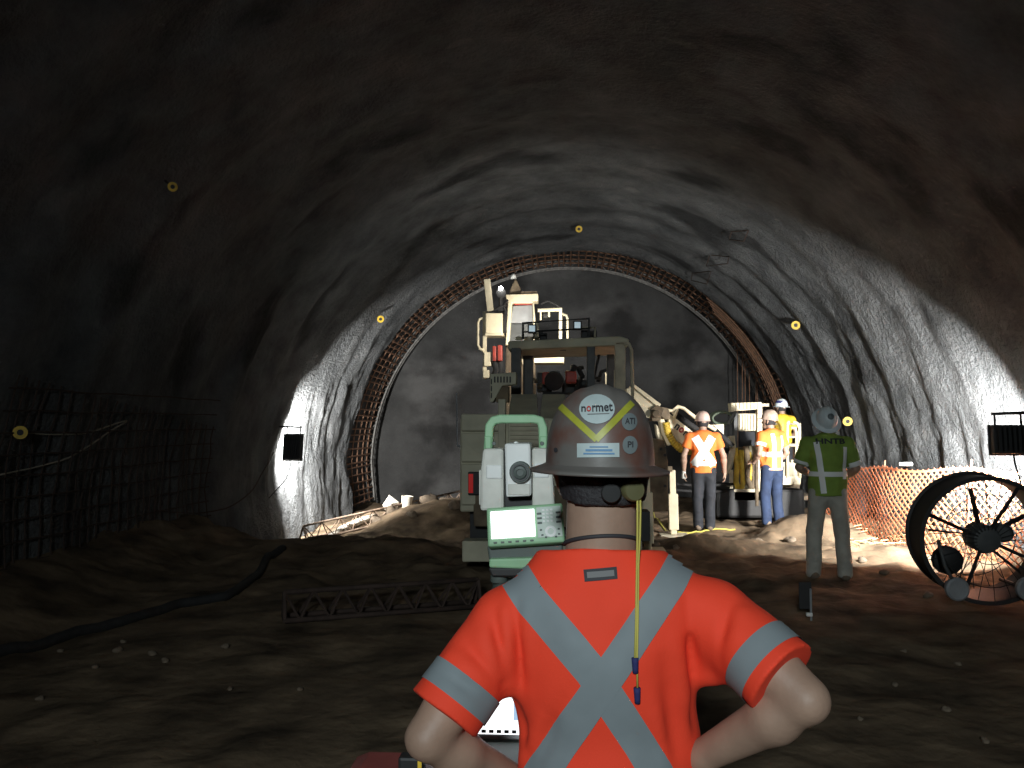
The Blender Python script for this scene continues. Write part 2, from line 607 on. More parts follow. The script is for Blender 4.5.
def floor_h(x, y):
    x = np.asarray(x, float)
    y = np.asarray(y, float)
    h = 0.05 * fbm(x * 0.8, y * 0.8, 101, 3) + 0.045 * fbm(x * 2.6, y * 2.6, 111, 4)
    rough = sstep(7, 9.5, y)
    h = h + rough * (0.10 * fbm(x * 1.7, y * 1.7, 121, 4) + 0.055 * fbm(x * 5.5, y * 5.5, 151, 3))
    left = 1 - sstep(-1.9, -1.1, x)
    # lip of the upper bench on the left, then the lower ground behind it
    lip = 11.3 + 0.9 * fbm(x * 0.8, x * 0 + 2.0, 131, 3)
    drop = sstep(lip, lip + 0.9, y) * left
    h = h + left * 0.14 * bump2(x, y, -2.3, 10.4, 1.3, 0.9) + left * 0.10 * bump2(x, y, -4.2, 10.4, 1.2, 0.9) + 0
    h = h * (1 - drop) + drop * (-0.55 + 0.16 * fbm(x * 1.5, y * 1.5, 141, 4))
    h = h + drop * (0.62 * bump2(x, y, -2.1, 16.9, 1.1, 1.5) + 0.34 * bump2(x, y, -3.6, 16.8, 1.2, 1.3))
    # muck heaps by the right hand group
    h = h + 0.30 * bump2(x, y, 3.35, 12.3, 0.55, 0.5) + 0.22 * bump2(x, y, 4.1, 13.2, 0.8, 0.8) + 0.16 * bump2(x, y, 2.3, 11.2, 0.7, 0.35)
    h = h + 0.22 * bump2(x, y, 5.1, 10.9, 0.4, 1.4)
    # left toe of the wall
    h = h + 0.35 * (1 - sstep(-5.4, -3.9, x)) * (1 - drop)
    right = 1 - left
    h = h - right * sstep(16.5, 18.5, y) * 0.35
    return h


def fz(x, y):
    return float(floor_h(np.array([x]), np.array([y]))[0])


def build_floor():
    xs = np.linspace(-6.2, 6.4, 230)
    ys = np.concatenate([np.linspace(-6, 1.5, 40), np.linspace(1.6, 18.5, 330), np.linspace(18.6, 24.4, 40)])
    X, Yg = np.meshgrid(xs, ys, indexing='ij')
    H = floor_h(X, Yg)
    n, m = X.shape
    idx = np.arange(n * m).reshape(n, m)
    q = np.stack([idx[:-1, :-1], idx[1:, :-1], idx[1:, 1:], idx[:-1, 1:]], -1).reshape(-1, 4)
    me = bpy.data.meshes.new('floor')
    me.from_pydata(np.stack([X, Yg, H], -1).reshape(-1, 3).tolist(), [], q.tolist())
    o = link('floor', me, M_dirt, None, True)
    o['kind'] = 'structure'


build_floor()


def floor_hit(px, py, up=0.0):
    p = WZ(px, py, 0.0) if py > 440 else W(px, py, 15)
    for _ in range(12):
        z = fz(p.x, p.y) + up
        p = WZ(px, py, z)
    return p


# ---------------------------------------------------------------- signed distance figures (surface nets)
class Vol:
    def __init__(s, lo, hi, h):
        s.h = h
        s.lo = np.array(lo, float)
        s.n = [int(math.ceil((hi[i] - lo[i]) / h)) + 1 for i in range(3)]
        s.F = np.full(s.n, 9.0, np.float32)

    def _sub(s, lo, hi):
        i0 = [max(0, int((lo[i] - s.lo[i]) / s.h)) for i in range(3)]
        i1 = [min(s.n[i], int((hi[i] - s.lo[i]) / s.h) + 2) for i in range(3)]
        sl = tuple(slice(i0[i], max(i0[i], i1[i])) for i in range(3))
        g = [(np.arange(sl[i].start, sl[i].stop) * s.h + s.lo[i]).astype(np.float32) for i in range(3)]
        return sl, g[0][:, None, None], g[1][None, :, None], g[2][None, None, :]

    def _union(s, sl, d, k):
        a = s.F[sl]
        if k > 0:
            hh = np.clip(0.5 + 0.5 * (a - d) / k, 0, 1)
            s.F[sl] = a * (1 - hh) + d * hh - k * hh * (1 - hh)
        else:
            s.F[sl] = np.minimum(a, d)

    def cone(s, a, b, ra, rb, k=0.02, ky=1.0, m=0.06):
        a = np.array(a, float)
        b = np.array(b, float)
        R = max(ra, rb) + m + k
        sl, X, Y, Z = s._sub(np.minimum(a, b) - R, np.maximum(a, b) + R)
        ba = b - a
        bs = ba * np.array([1, ky, 1])
        L = max(1e-9, float((bs ** 2).sum()))
        px, py, pz = X - a[0], (Y - a[1]) * ky, Z - a[2]
        t = np.clip((px * bs[0] + py * bs[1] + pz * bs[2]) / L, 0, 1)
        d = np.sqrt((px - bs[0] * t) ** 2 + (py - bs[1] * t) ** 2 + (pz - bs[2] * t) ** 2) - (ra + (rb - ra) * t)
        if ky > 1:
            d = d / (1 + (ky - 1) * 0.5)
        s._union(sl, d, k)

    def ell(s, c, r, k=0.02, rx=0.0, m=0.06):
        c = np.array(c, float)
        R = max(r) + m + k
        sl, X, Y, Z = s._sub(c - R, c + R)
        y, z = Y - c[1], Z - c[2]
        if rx:
            cs, sn = math.cos(rx), math.sin(rx)
            y, z = y * cs + z * sn, -y * sn + z * cs
        q = np.sqrt(((X - c[0]) / r[0]) ** 2 + (y / r[1]) ** 2 + (z / r[2]) ** 2)
        d = (q - 1) * min(r)
        s._union(sl, d, k)

    def fold(s, a, b, w_, hgt):
        a = np.array(a, float)
        b = np.array(b, float)
        R = 3 * w_
        sl, X, Y, Z = s._sub(np.minimum(a, b) - R, np.maximum(a, b) + R)
        ba = b - a
        L = float((ba ** 2).sum())
        px, py, pz = X - a[0], Y - a[1], Z - a[2]
        t = np.clip((px * ba[0] + py * ba[1] + pz * ba[2]) / L, 0, 1)
        d2 = (px - ba[0] * t) ** 2 + (py - ba[1] * t) ** 2 + (pz - ba[2] * t) ** 2
        taper = np.sin(np.clip(t * 0.9 + 0.08, 0, 1) * PI) ** 0.5
        s.F[sl] -= hgt * np.exp(-d2 / (w_ * w_)) * taper

    def cut(s, p, n):
        """keep the side the normal points away from"""
        n = np.array(n, float)
        n /= np.linalg.norm(n)
        g = [np.arange(s.n[i]) * s.h + s.lo[i] for i in range(3)]
        d = (g[0][:, None, None] - p[0]) * n[0] + (g[1][None, :, None] - p[1]) * n[1] + (g[2][None, None, :] - p[2]) * n[2]
        s.F = np.maximum(s.F, d.astype(np.float32))

    def wrinkle(s, amp, freq, seed):
        g = [np.arange(s.n[i]) * s.h + s.lo[i] for i in range(3)]
        r = np.random.RandomState(seed)
        t = 0
        for _ in range(7):
            kx = r.randn(3) * freq
            t = t + np.sin(kx[0] * g[0][:, None, None] + kx[1] * g[1][None, :, None] + kx[2] * g[2][None, None, :] + r.rand() * 6.28)
        s.F += (amp * t / 3).astype(np.float32)

    def mesh(s, name):
        Fv = np.pad(s.F, 1, constant_values=5.0)
        lo = s.lo - s.h
        sg = Fv < 0
        c = [sg[i:sg.shape[0] - 1 + i, j:sg.shape[1] - 1 + j, k:sg.shape[2] - 1 + k] for i in (0, 1) for j in (0, 1) for k in (0, 1)]
        cnt = sum(x.astype(np.int8) for x in c)
        act = (cnt > 0) & (cnt < 8)
        idx = -np.ones(act.shape, np.int64)
        I = np.argwhere(act)
        idx[act] = np.arange(len(I))
        acc = np.zeros((len(I), 3))
        num = np.zeros(len(I))
        for ax in range(3):
            o1, o2 = [q for q in range(3) if q != ax]
            for u in (0, 1):
                for v in (0, 1):
                    p0 = I.copy()
                    p0[:, o1] += u
                    p0[:, o2] += v
                    p1 = p0.copy()
                    p1[:, ax] += 1
                    f0 = Fv[p0[:, 0], p0[:, 1], p0[:, 2]]
                    f1 = Fv[p1[:, 0], p1[:, 1], p1[:, 2]]
                    cr = (f0 < 0) != (f1 < 0)
                    t = np.where(cr, f0 / np.where(cr, f0 - f1, 1), 0)
                    pos = p0.astype(float)
                    pos[:, ax] += t
                    acc[cr] += pos[cr]
                    num[cr] += 1
        V = acc / num[:, None] * s.h + lo
        Q = []
        for ax in range(3):
            o1, o2 = [(1, 2), (2, 0), (0, 1)][ax]
            a = [slice(None)] * 3
            b = [slice(None)] * 3
            a[ax] = slice(0, -1)
            b[ax] = slice(1, None)
            s0, s1 = sg[tuple(a)], sg[tuple(b)]
            E = np.argwhere(s0 != s1)
            ok = (E[:, o1] > 0) & (E[:, o2] > 0)
            E = E[ok]
            if not len(E):
                continue
            fl = s0[E[:, 0], E[:, 1], E[:, 2]]

            def at(d1, d2):
                e = E.copy()
                e[:, o1] -= d1
                e[:, o2] -= d2
                return idx[e[:, 0], e[:, 1], e[:, 2]]
            q = np.stack([at(1, 1), at(0, 1), at(0, 0), at(1, 0)], 1)
            q[~fl] = q[~fl][:, ::-1]
            Q.append(q)
        Q = np.concatenate(Q)
        me = bpy.data.meshes.new(name)
        me.from_pydata(V.tolist(), [], Q.tolist())
        me.polygons.foreach_set('use_smooth', [True] * len(me.polygons))
        me.update()
        return me


def bvh_of(me):
    return BVHTree.FromPolygons([v.co.copy() for v in me.vertices], [tuple(p.vertices) for p in me.polygons])


def hand_shape(V, wr, d, pn, ts, sc=1.0, curl=0.5, k=0.008):
    """palm, four fingers of different lengths and a thumb; d: towards the fingers, pn: palm normal, ts: side of the thumb"""
    wr, d, pn = Vector(wr), Vector(d).normalized(), Vector(pn)
    pn = (pn - d * pn.dot(d)).normalized()
    sd = d.cross(pn).normalized()
    V.cone(wr - d * 0.01, wr + d * 0.03, 0.027 * sc, 0.027 * sc, 0.015)
    for q in (-0.024, -0.008, 0.008, 0.024):
        V.cone(wr + d * 0.02 + sd * q * 0.7 * sc, wr + d * 0.085 * sc + sd * q * sc, 0.014 * sc, 0.0125 * sc, 0.012)
    for q, ln in zip((-0.029, -0.0095, 0.0095, 0.029), (0.066, 0.078, 0.074, 0.056) if ts < 0 else (0.056, 0.074, 0.078, 0.066)):
        p = wr + d * 0.088 * sc + sd * q * sc
        ang = 0.0
        dirv = d
        r = 0.0098 * sc
        for j, fr in enumerate((0.45, 0.32, 0.23)):
            ang += curl * (0.7 if j == 0 else 1.0)
            dirv = d * math.cos(ang) + pn * math.sin(ang) + sd * q * 2
            p2 = p + dirv.normalized() * ln * fr * sc * 1.1
            V.cone(p, p2, r, r * 0.92, k * 0.5)
            p = p2
            r *= 0.92
    p = wr + d * 0.025 * sc + sd * ts * 0.026 * sc
    d1 = (d * 0.6 + sd * ts * 0.75 + pn * 0.25).normalized()
    p2 = p + d1 * 0.042 * sc
    V.cone(p, p2, 0.0135 * sc, 0.0115 * sc, 0.01)
    d2 = (d * 0.85 + sd * ts * 0.3 + pn * 0.4).normalized()
    V.cone(p2, p2 + d2 * 0.032 * sc, 0.0112 * sc, 0.0095 * sc, k)


def head_shape(V, c, q, sc=1.0):
    """skull, jaw, nose, mouth, ears; q: rotation matrix of the head, local +Y = facing direction"""
    def P(x, y, z):
        return Vector(c) + q @ (Vector((x, y, z)) * sc)
    V.cone(P(0, -0.02, 0.03), P(0, 0.02, 0.03), 0.083 * sc, 0.08 * sc, 0.03)
    V.cone(P(0, 0.03, -0.01), P(0, 0.045, -0.075), 0.066 * sc, 0.042 * sc, 0.035)
    V.cone(P(0, 0.058, -0.092), P(0, 0.066, -0.09), 0.022 * sc, 0.02 * sc, 0.025)
    V.cone(P(0, 0.092, 0.012), P(0, 0.114, -0.025), 0.009 * sc, 0.014 * sc, 0.012)
    V.cone(P(-0.02, 0.088, -0.057), P(0.02, 0.088, -0.057), 0.009 * sc, 0.009 * sc, 0.008)
    V.cone(P(-0.035, 0.085, 0.032), P(0.035, 0.085, 0.032), 0.012 * sc, 0.012 * sc, 0.015)
    for sx in (-1, 1):
        V.cone(P(sx * 0.080, -0.005, 0.018), P(sx * 0.078, 0.0, -0.028), 0.016 * sc, 0.009 * sc, 0.008)
        V.cone(P(sx * 0.088, -0.014, 0.02), P(sx * 0.082, -0.006, -0.022), 0.011 * sc, 0.007 * sc, 0.006)


def hat_mesh(rx, ry, hz, brx, bry, drop=0.012, ridge=0.006, n=56, peak=0.0):
    """hard hat: dome with a raised centre ridge, inner shell and a brim all round; local Z up, brim plane z=0"""
    mb = MB()
    rows = []
    R = 16
    for i in range(R + 1):
        t = i / R
        z = math.sin(t * PI / 2)
        r = max(0.0, (1 - z ** 2.35)) ** (1 / 2.35)
        rows.append((r, z))
    vs = []
    for (r, z) in rows:
        for k in range(n):
            a = 2 * PI * k / n
            x, y = r * rx * math.cos(a), r * ry * math.sin(a)
            e = ridge * math.exp(-(x / (0.16 * rx)) ** 4) * min(1, z * 1.6)
            e += ridge * 0.5 * (math.exp(-((abs(x) - 0.42 * rx) / (0.1 * rx)) ** 2)) * min(1, z * 1.4) * (1 if z > 0.3 else z / 0.3)
            vs.append((x, y, 0.004 + z * hz + e))
    fs = []
    for i in range(R):
        for k in range(n):
            k2 = (k + 1) % n
            fs.append((i * n + k, i * n + k2, (i + 1) * n + k2, (i + 1) * n + k))
    mb.add(vs, fs)
    # brim: rings top side out, lip, underside in
    br = []
    for fr, z in ((0.0, 0.004), (0.25, 0.0), (0.7, -drop * 0.6), (1.0, -drop), (1.02, -drop - 0.003), (1.0, -drop - 0.006), (0.6, -drop * 0.6 - 0.005), (-0.02, -0.004)):
        for k in range(n):
            a = 2 * PI * k / n
            ox, oy = brx, bry
            if math.sin(a) > 0:
                oy = bry + peak
            br.append(((rx + (ox - rx) * fr) * math.cos(a), (ry + (oy - ry) * fr) * math.sin(a), z))
    fs = []
    for i in range(7):
        for k in range(n):
            k2 = (k + 1) % n
            fs.append((i * n + k2, i * n + k, (i + 1) * n + k, (i + 1) * n + k2))
    fs = [f[::-1] for f in fs]
    mb.add(br, fs)
    # inside of the shell
    vs = []
    for (r, z) in rows[:-1]:
        for k in range(n):
            a = 2 * PI * k / n
            vs.append((r * rx * 0.97 * math.cos(a), r * ry * 0.97 * math.sin(a), -0.003 + z * hz * 0.96))
    fs = []
    for i in range(R - 1):
        for k in range(n):
            k2 = (k + 1) % n
            fs.append((i * n + k2, i * n + k, (i + 1) * n + k, (i + 1) * n + k2))
    mb.add(vs, fs)
    return mb


def cam_wrap(bvh, cols, off=0.003, origin=None):
    """cols: rows of pixel points; each is dropped along its line of sight on to the surface and lifted off by 'off'"""
    mb = MB()
    vs = []
    ok = []
    for row in cols:
        for (px, py) in row:
            h = bvh.ray_cast(CAM, ray(px, py))
            if h[0] is None:
                vs.append((0, 0, 0))
                ok.append(False)
            else:
                nn = h[1]
                if nn.dot(ray(px, py)) > 0:
                    nn = -nn
                vs.append(h[0] + nn * off)
                ok.append(True)
    m = len(cols[0])
    fs = []
    for i in range(len(cols) - 1):
        for j in range(m - 1):
            q = (i * m + j, i * m + j + 1, (i + 1) * m + j + 1, (i + 1) * m + j)
            if all(ok[k] for k in q):
                fs.append(q)
    used = sorted({i for f in fs for i in f})
    re = {i: k for k, i in enumerate(used)}
    mb.add([vs[i] for i in used], [tuple(re[i] for i in f) for f in fs])
    return mb


def strip_px(pts, wpx, n=40, m=6):
    """rows of pixel points for a band of width wpx along a polyline"""
    pts = [Vector(p) for p in pts]
    L = [0]
    for i in range(len(pts) - 1):
        L.append(L[-1] + (pts[i + 1] - pts[i]).length)
    rows = []
    for i in range(n + 1):
        t = L[-1] * i / n
        k = 0
        while k < len(L) - 2 and t > L[k + 1]:
            k += 1
        u = (t - L[k]) / (L[k + 1] - L[k])
        p = pts[k].lerp(pts[k + 1], u)
        d = (pts[k + 1] - pts[k]).normalized()
        q = Vector((-d.y, d.x))
        ww = wpx if not isinstance(wpx, tuple) else wpx[0] + (wpx[1] - wpx[0]) * i / n
        rows.append([tuple(p + q * ww * (j / m - 0.5)) for j in range(m + 1)])
    return rows


def disc_px(cx, cy, rx, ry, n=24, rings=4):
    return [[(cx + rx * r / rings * math.cos(2 * PI * k / n), cy + ry * r / rings * math.sin(2 * PI * k / n)) for k in range(n + 1)] for r in range(rings + 1)]


def text_tris(body, size=1.0, bold=0.02):
    cu = bpy.data.curves.new('text', 'FONT')
    cu.body = body
    cu.size = size
    cu.align_x = 'CENTER'
    cu.align_y = 'CENTER'
    cu.offset = bold
    cu.resolution_u = 3
    o = bpy.data.objects.new('text', cu)
    COL.objects.link(o)
    dg = bpy.context.evaluated_depsgraph_get()
    me = bpy.data.meshes.new_from_object(o.evaluated_get(dg))
    vs = [(v.co.x, v.co.y) for v in me.vertices]
    fs = [tuple(p.vertices) for p in me.polygons]
    bpy.data.objects.remove(o)
    bpy.data.meshes.remove(me)
    bpy.data.curves.remove(cu)
    return vs, fs


def text_on(bvh, body, cx, cy, wpx, hpx, off=0.004, rot=0.0, bold=0.02):
    """lettering dropped on to a curved surface around pixel (cx, cy)"""
    vs, fs = text_tris(body, 1.0, bold)
    xs = [v[0] for v in vs]
    ys = [v[1] for v in vs]
    mx, my = (max(xs) + min(xs)) / 2, (max(ys) + min(ys)) / 2
    sx, sy = wpx / (max(xs) - min(xs)), hpx / (max(ys) - min(ys))
    out = []
    for x, y in vs:
        a, b = (x - mx) * sx, -(y - my) * sy
        a, b = a * math.cos(rot) - b * math.sin(rot), a * math.sin(rot) + b * math.cos(rot)
        h = bvh.ray_cast(CAM, ray(cx + a, cy + b))
        if h[0] is None:
            h = (CAM + ray(cx + a, cy + b) * 1.6, -ray(cx + a, cy + b))
        nn = h[1] if h[1].dot(ray(cx, cy)) < 0 else -h[1]
        out.append(h[0] + nn * off)
    return MB().add(out, fs)


def text_flat(body, c, xdir, zdir, width, height, bold=0.02):
    """lettering on a flat plate: c centre, xdir reading direction, zdir up"""
    vs, fs = text_tris(body, 1.0, bold)
    xs = [v[0] for v in vs]
    ys = [v[1] for v in vs]
    mx, my = (max(xs) + min(xs)) / 2, (max(ys) + min(ys)) / 2
    xd, zd = Vector(xdir).normalized(), Vector(zdir).normalized()
    return MB().add([Vector(c) + xd * (x - mx) * width / (max(xs) - min(xs)) + zd * (y - my) * height / (max(ys) - min(ys)) for x, y in vs], fs)

# ================================================================ lining reinforcement at the end of the sprayed tunnel
def arc_pts(y, r, a0, a1, n=60):
    out = []
    for i in range(n + 1):
        a = a0 + (a1 - a0) * i / n
        x, z, _, _ = prof(a, r)
        out.append(Vector((x, y, z)))
    return out


ASPAN = TR * PI / 2 + 0.95
cage = thing('rebar_cage', 'rusty brown arched cage of reinforcing bars lining the tunnel beyond the sprayed concrete', 'reinforcement', (TX, YF + 1.2, -0.4))
for i in range(5):
    mb = MB().tube(arc_pts(YF + 0.12 + i * 0.52, TR + 0.10, -ASPAN, ASPAN, 70), 0.02, 5)
    part('hoop_bar', mb, M_rebar, cage, True)
NR = 110
rung = MB().bar((0, 0, 0), (0, 2.35, 0), 0.022, 5).mesh('cross_bar')
for i in range(NR):
    a = -ASPAN + 2 * ASPAN * (i + 0.5) / NR + random.uniform(-.03, .03)
    x, z, nx, nz = prof(a, TR + 0.065)
    o = link('cross_bar', rung, M_rebar, cage)
    o.location = Vector((x, YF + 0.06 + random.uniform(-.03, .05), z)) - wl(cage)
    o.rotation_euler = (random.uniform(-.01, .01), 0, random.uniform(-.012, .012))
for i in range(11):
    y = YF + 2.3 - 0.12 * i * 0.3
    x = 4.55 + 0.105 * i
    zt = TZ + math.sqrt(max(0.01, (TR + .05) ** 2 - (x - TX) ** 2))
    part('hanging_bar', MB().bar((x - 0.02, y, -0.3), (x + random.uniform(-.05, .05), y, zt), 0.013, 5), M_rebar, cage)
for i in range(5):
    x, z, nx, nz = prof(4.6 + i * 0.16, TR - 0.06)
    a0 = 3.6 + 0.1 * i
    part('edge_bar', MB().tube(arc_pts(YF + 0.1 + 0.10 * i, TR - 0.05 - 0.02 * i, a0, ASPAN, 26), 0.014, 5), M_rebar, cage)

ag = thing('lattice_girder', 'grey arched lattice girder between the rebar cage and the tunnel face', 'girder', (TX, YF + 2.6, -0.4))
RG = TR + 0.04
for (dy, dr) in ((-0.1, 0.0), (0.1, 0.0), (0.0, 0.2)):
    part('chord', MB().tube(arc_pts(YF + 2.62 + dy, RG + dr, -ASPAN, ASPAN, 70), 0.028, 6), M_girder, ag, True)
NW = 72
for i in range(NW):
    a0 = -ASPAN + 2 * ASPAN * i / NW
    a1 = -ASPAN + 2 * ASPAN * (i + 1) / NW
    sy = -0.1 if i % 2 else 0.1
    p = prof(a0, RG + (0.2 if i % 2 else 0))
    q = prof(a1, RG + (0 if i % 2 else 0.2))
    part('web_bar', MB().bar((p[0], YF + 2.62 + (0 if i % 2 else sy), p[1]), (q[0], YF + 2.62 + (sy if i % 2 else 0), q[1]), 0.014, 5), M_girder, ag)


def lying_girder(label, A, B, hgt, wid, nweb, mat, group=None, rot=0.0):
    A, B = Vector(A), Vector(B)
    t = thing('fallen_girder', label, 'girder', (A.x, A.y, A.z))
    d = (B - A)
    sd = Vector((d.y, -d.x, 0)).normalized()
    up = Vector((0, 0, 1))
    c = [sd * wid / 2, -sd * wid / 2, up * hgt]
    for k in c:
        part('chord', MB().bar(A + k, B + k, 0.022, 6), mat, t, True)
    for i in range(nweb):
        f0, f1 = i / nweb, (i + 1) / nweb
        for k in (0, 1):
            lo, hi = A + c[k] + d * (f0 if i % 2 else f1), A + c[2] + d * (f1 if i % 2 else f0)
            part('web_bar', MB().bar(lo, hi, 0.011, 5), mat, t)
    for e in (A, B):
        part('end_plate', MB().bar(e + c[0], e + c[1], 0.018, 5).bar(e + c[0], e + c[2], 0.018, 5).bar(e + c[1], e + c[2], 0.018, 5), mat, t)
    return t


a = W(303, 541, 15.0)
b = W(462, 503, 18.2)
lying_girder('rust brown lattice girder lying across the lit muck at the foot of the left wall', a, b, 0.27, 0.24, 20, M_girder_rust)
a = floor_hit(284, 622, 0.0)
b = floor_hit(478, 607, 0.0)
a.z = fz(a.x, a.y) + 0.03
b.z = fz(b.x, b.y) + 0.03
lying_girder('dark lattice girder lying in the shadow on the dirt left of the surveyor', a, b, 0.21, 0.2, 14, M_rebar_dark)

# welded mesh on the near left wall
wm = thing('wire_mesh', 'dark welded wire mesh sheet standing against the near left tunnel wall', 'wire mesh', (-5.2, 9.3, 0.3))
for i in range(26):
    y = 7.2 + i * 0.19
    part('upright_wire', MB().tube([wall_at(-1, y + random.uniform(-.03, .03), z, 0.05) for z in np.linspace(0.15, 2.1 - 0.02 * i, 9)], 0.009, 5), M_rebar_dark, wm)
for j in range(9):
    z = 0.3 + 0.21 * j
    part('cross_wire', MB().tube([wall_at(-1, y, z, 0.065) for y in np.linspace(7.1, 12.0, 24)], 0.009, 5), M_rebar_dark, wm)

# ---------------------------------------------------------------- survey targets and cables on the lining
for (px, py, r, lab) in ((166, 181, 5.0, 'round yellow survey target on the dark upper left wall, high above the others'),
                         (378, 317, 3.6, 'round yellow survey target on the lit left haunch beside the rebar arch'),
                         (579, 227, 3.4, 'round yellow survey target at the crown above the machine'),
                         (799, 323, 4.2, 'round yellow survey target on the right wall above the rebar curve'),
                         (8, 430, 7.0, 'round yellow survey target on the near left wall where two cables start'),
                         (854, 420, 4.4, 'round yellow survey target on the right wall beside the white hat')):
    p, n = wall_hit(px, py)
    t = thing('survey_target', lab, 'survey marker', p, 0, 'yellow survey targets on the lining')
    Y = p.y
    R = r * Y / F
    tip = p + n * 0.10
    ax = (CAM - tip).normalized()
    part('ring', MB().lathe(tip, ax, [(R * .45, 0), (R, 0), (R, 0.02), (R * .45, 0.02), (R * .45, 0)], 16, cap=False), M_yellow, t, 'auto')
    part('reflector', MB().lathe(tip, ax, [(R * .47, 0.002), (R * .47, 0.012)], 14), M_black, t)
    part('bracket', MB().bar(p - n * 0.05, tip, 0.014, 6), M_black, t)


def wall_cable(name, label, pxs, r, mat, cat='cable', off=0.05):
    pts = []
    for i in range(len(pxs) - 1):
        for k in range(5):
            u = k / 5
            pts.append((pxs[i][0] * (1 - u) + pxs[i + 1][0] * u, pxs[i][1] * (1 - u) + pxs[i + 1][1] * u))
    pts.append(pxs[-1])
    w3 = [wall_hit(p[0], p[1], off)[0] for p in pts]
    for _ in range(2):
        w3 = [w3[0]] + [(w3[i - 1] + w3[i] * 2 + w3[i + 1]) / 4 for i in range(1, len(w3) - 1)] + [w3[-1]]
    return solo(name, MB().tube(w3, r, 6), mat, label, cat, None, True)


M_cable = pm('pale_cable', (0.42, 0.38, 0.30), 0.8)
wall_cable('sagging_cable', 'pale cable sagging from the left survey target to a hook, upper of two', [(12, 430), (40, 434), (80, 432), (104, 427), (125, 420)], 0.008, M_cable)
wall_cable('sagging_cable', 'pale cable sagging along the dark left wall below the hook, lower of two', [(-10, 474), (30, 468), (60, 457), (95, 440), (125, 421)], 0.008, M_cable)
wall_cable('sagging_cable', 'long dark cable drooping along the left wall towards the lit left floodlight', [(160, 511), (200, 514), (230, 507), (256, 484), (272, 452)], 0.010, M_rebar_dark)

for (px, py, w_, h_, lab) in ((721, 256, 10, 5, 'small wire loop sticking out of the ceiling, largest of three'), (740, 233, 8, 4, 'small wire loop on the ceiling, highest of three'), (703, 273, 9, 6, 'small wire loop on the ceiling beside the rebar arch')):
    q = [wall_hit(px + a * w_, py + b * h_, .03 + (.10 if b > 0 else 0))[0] for a, b in ((-1, -.5), (-1, .5), (1, .6), (1, -.5), (-.8, -.5))]
    solo('wire_loop', MB().tube(q, .012, 5), M_rebar_dark, lab, 'wire')

# ---------------------------------------------------------------- floodlights
def floodlight(pos, aim, sz, label, side):
    t = thing('floodlight', label, 'floodlight', pos, 0, None)
    d = Vector(aim).normalized()
    q = d.to_track_quat('Y', 'Z').to_matrix()

    def P(x, y, z):
        return Vector(pos) + q @ Vector((x, y, z))
    w_, h_ = sz
    part('housing', MB().box(P(0, -0.03, 0), (w_, 0.10, h_), q).box(P(0, 0.035, 0), (w_ + .03, 0.03, h_ + .03), q), M_black, t, False, 0.008)
    mb = MB()
    for k in range(7):
        mb.box(P((k - 3) * w_ / 7.5, -0.105, 0), (0.008, 0.05, h_ * 0.85), q)
    part('cooling_fins', mb, M_black, t)
    part('lens', MB().box(P(0, 0.052, 0), (w_ * .9, 0.004, h_ * .9), q), M_flood, t)
    top = h_ / 2 + 0.13
    part('bracket', MB().tube([P(-w_ * .36, 0, h_ / 2 - 0.02), P(-w_ * .36, 0, top), P(w_ * .36, 0, top), P(w_ * .36, 0, h_ / 2 - 0.02)], 0.014, 6), M_black, t)
    e = P(0, 0, top)
    wp = wall_at(side, e.y, e.z, -0.1)
    part('wall_bar', MB().bar(P(-w_ * .45, 0, top) if side > 0 else P(w_ * .45, 0, top), wp, 0.018, 6), M_black, t)
    lw = wall_at(side, pos[1] - 0.1, pos[2] - 0.9, 0.02)
    part('power_lead', MB().tube([P(0, -0.08, -h_ / 2), P(0.01 * side, -0.1, -h_ / 2 - 0.14), P(0.06 * side, -0.1, -h_ / 2 - 0.35), lw], 0.009, 5), M_black, t, True)
    return t


floodlight(RLAMP, (0.10, 1.0, -0.08), (0.36, 0.30), 'black floodlight hung from a bar on the right wall, above the round fan', 1)
floodlight(LLAMP, (-0.12, 1.0, -0.18), (0.32, 0.46), 'black floodlight hung on the bright left wall beside the rebar arch', -1)

# ---------------------------------------------------------------- concrete spraying machine in the middle
mac = thing('spraying_machine', 'olive and cream concrete spraying machine with canopy and boom in the middle of the tunnel', 'machine', (-0.1, 8.6, 0.0))
Y0 = 8.6
# rear body
part('rear_body', MB().pr(460, 418, 641, 512, Y0 + 0.06, 2.5), M_olive, mac, False, 0.02)
part('bumper', MB().pr(462, 541, 642, 562, Y0, 0.25), M_olive, mac, False, 0.015)
part('chassis', MB().box((-0.1, 11.4, 0.78), (1.7, 5.6, 0.42)), M_mud, mac, False, 0.02)
part('rear_recess', MB().pr(470, 512, 650, 541, Y0 + 0.3, 0.3), M_black, mac)
for (x0, y0, x1, y1) in ((461, 414, 500, 431), (461, 433, 500, 462), (461, 464, 500, 505)):
    part('rear_panel', MB().pr(x0, y0, x1, y1, Y0, 0.08), M_olive, mac, False, 0.015)
part('corner_post', MB().pr(498, 399, 505.5, 510, Y0 - 0.02, 0.12), M_olive, mac, False, 0.01)
gr = part('louvre_panel', MB().pr(508, 420, 548, 446, Y0 + 0.0, 0.07), M_olive, mac, False, 0.01)
for k in range(5):
    part('louvre', MB().pr(510, 424 + 4.4 * k, 546, 426.4 + 4.4 * k, Y0 - 0.03, 0.04), M_cream_dirty, gr)
tl = part('tail_light', MB().pr(468, 472, 479, 495, Y0 - 0.06, 0.08), M_black, mac, False, 0.008)
part('lens', MB().pr(468.5, 474, 473, 493, Y0 - 0.075, 0.03), M_redlens, tl, label='red lens')
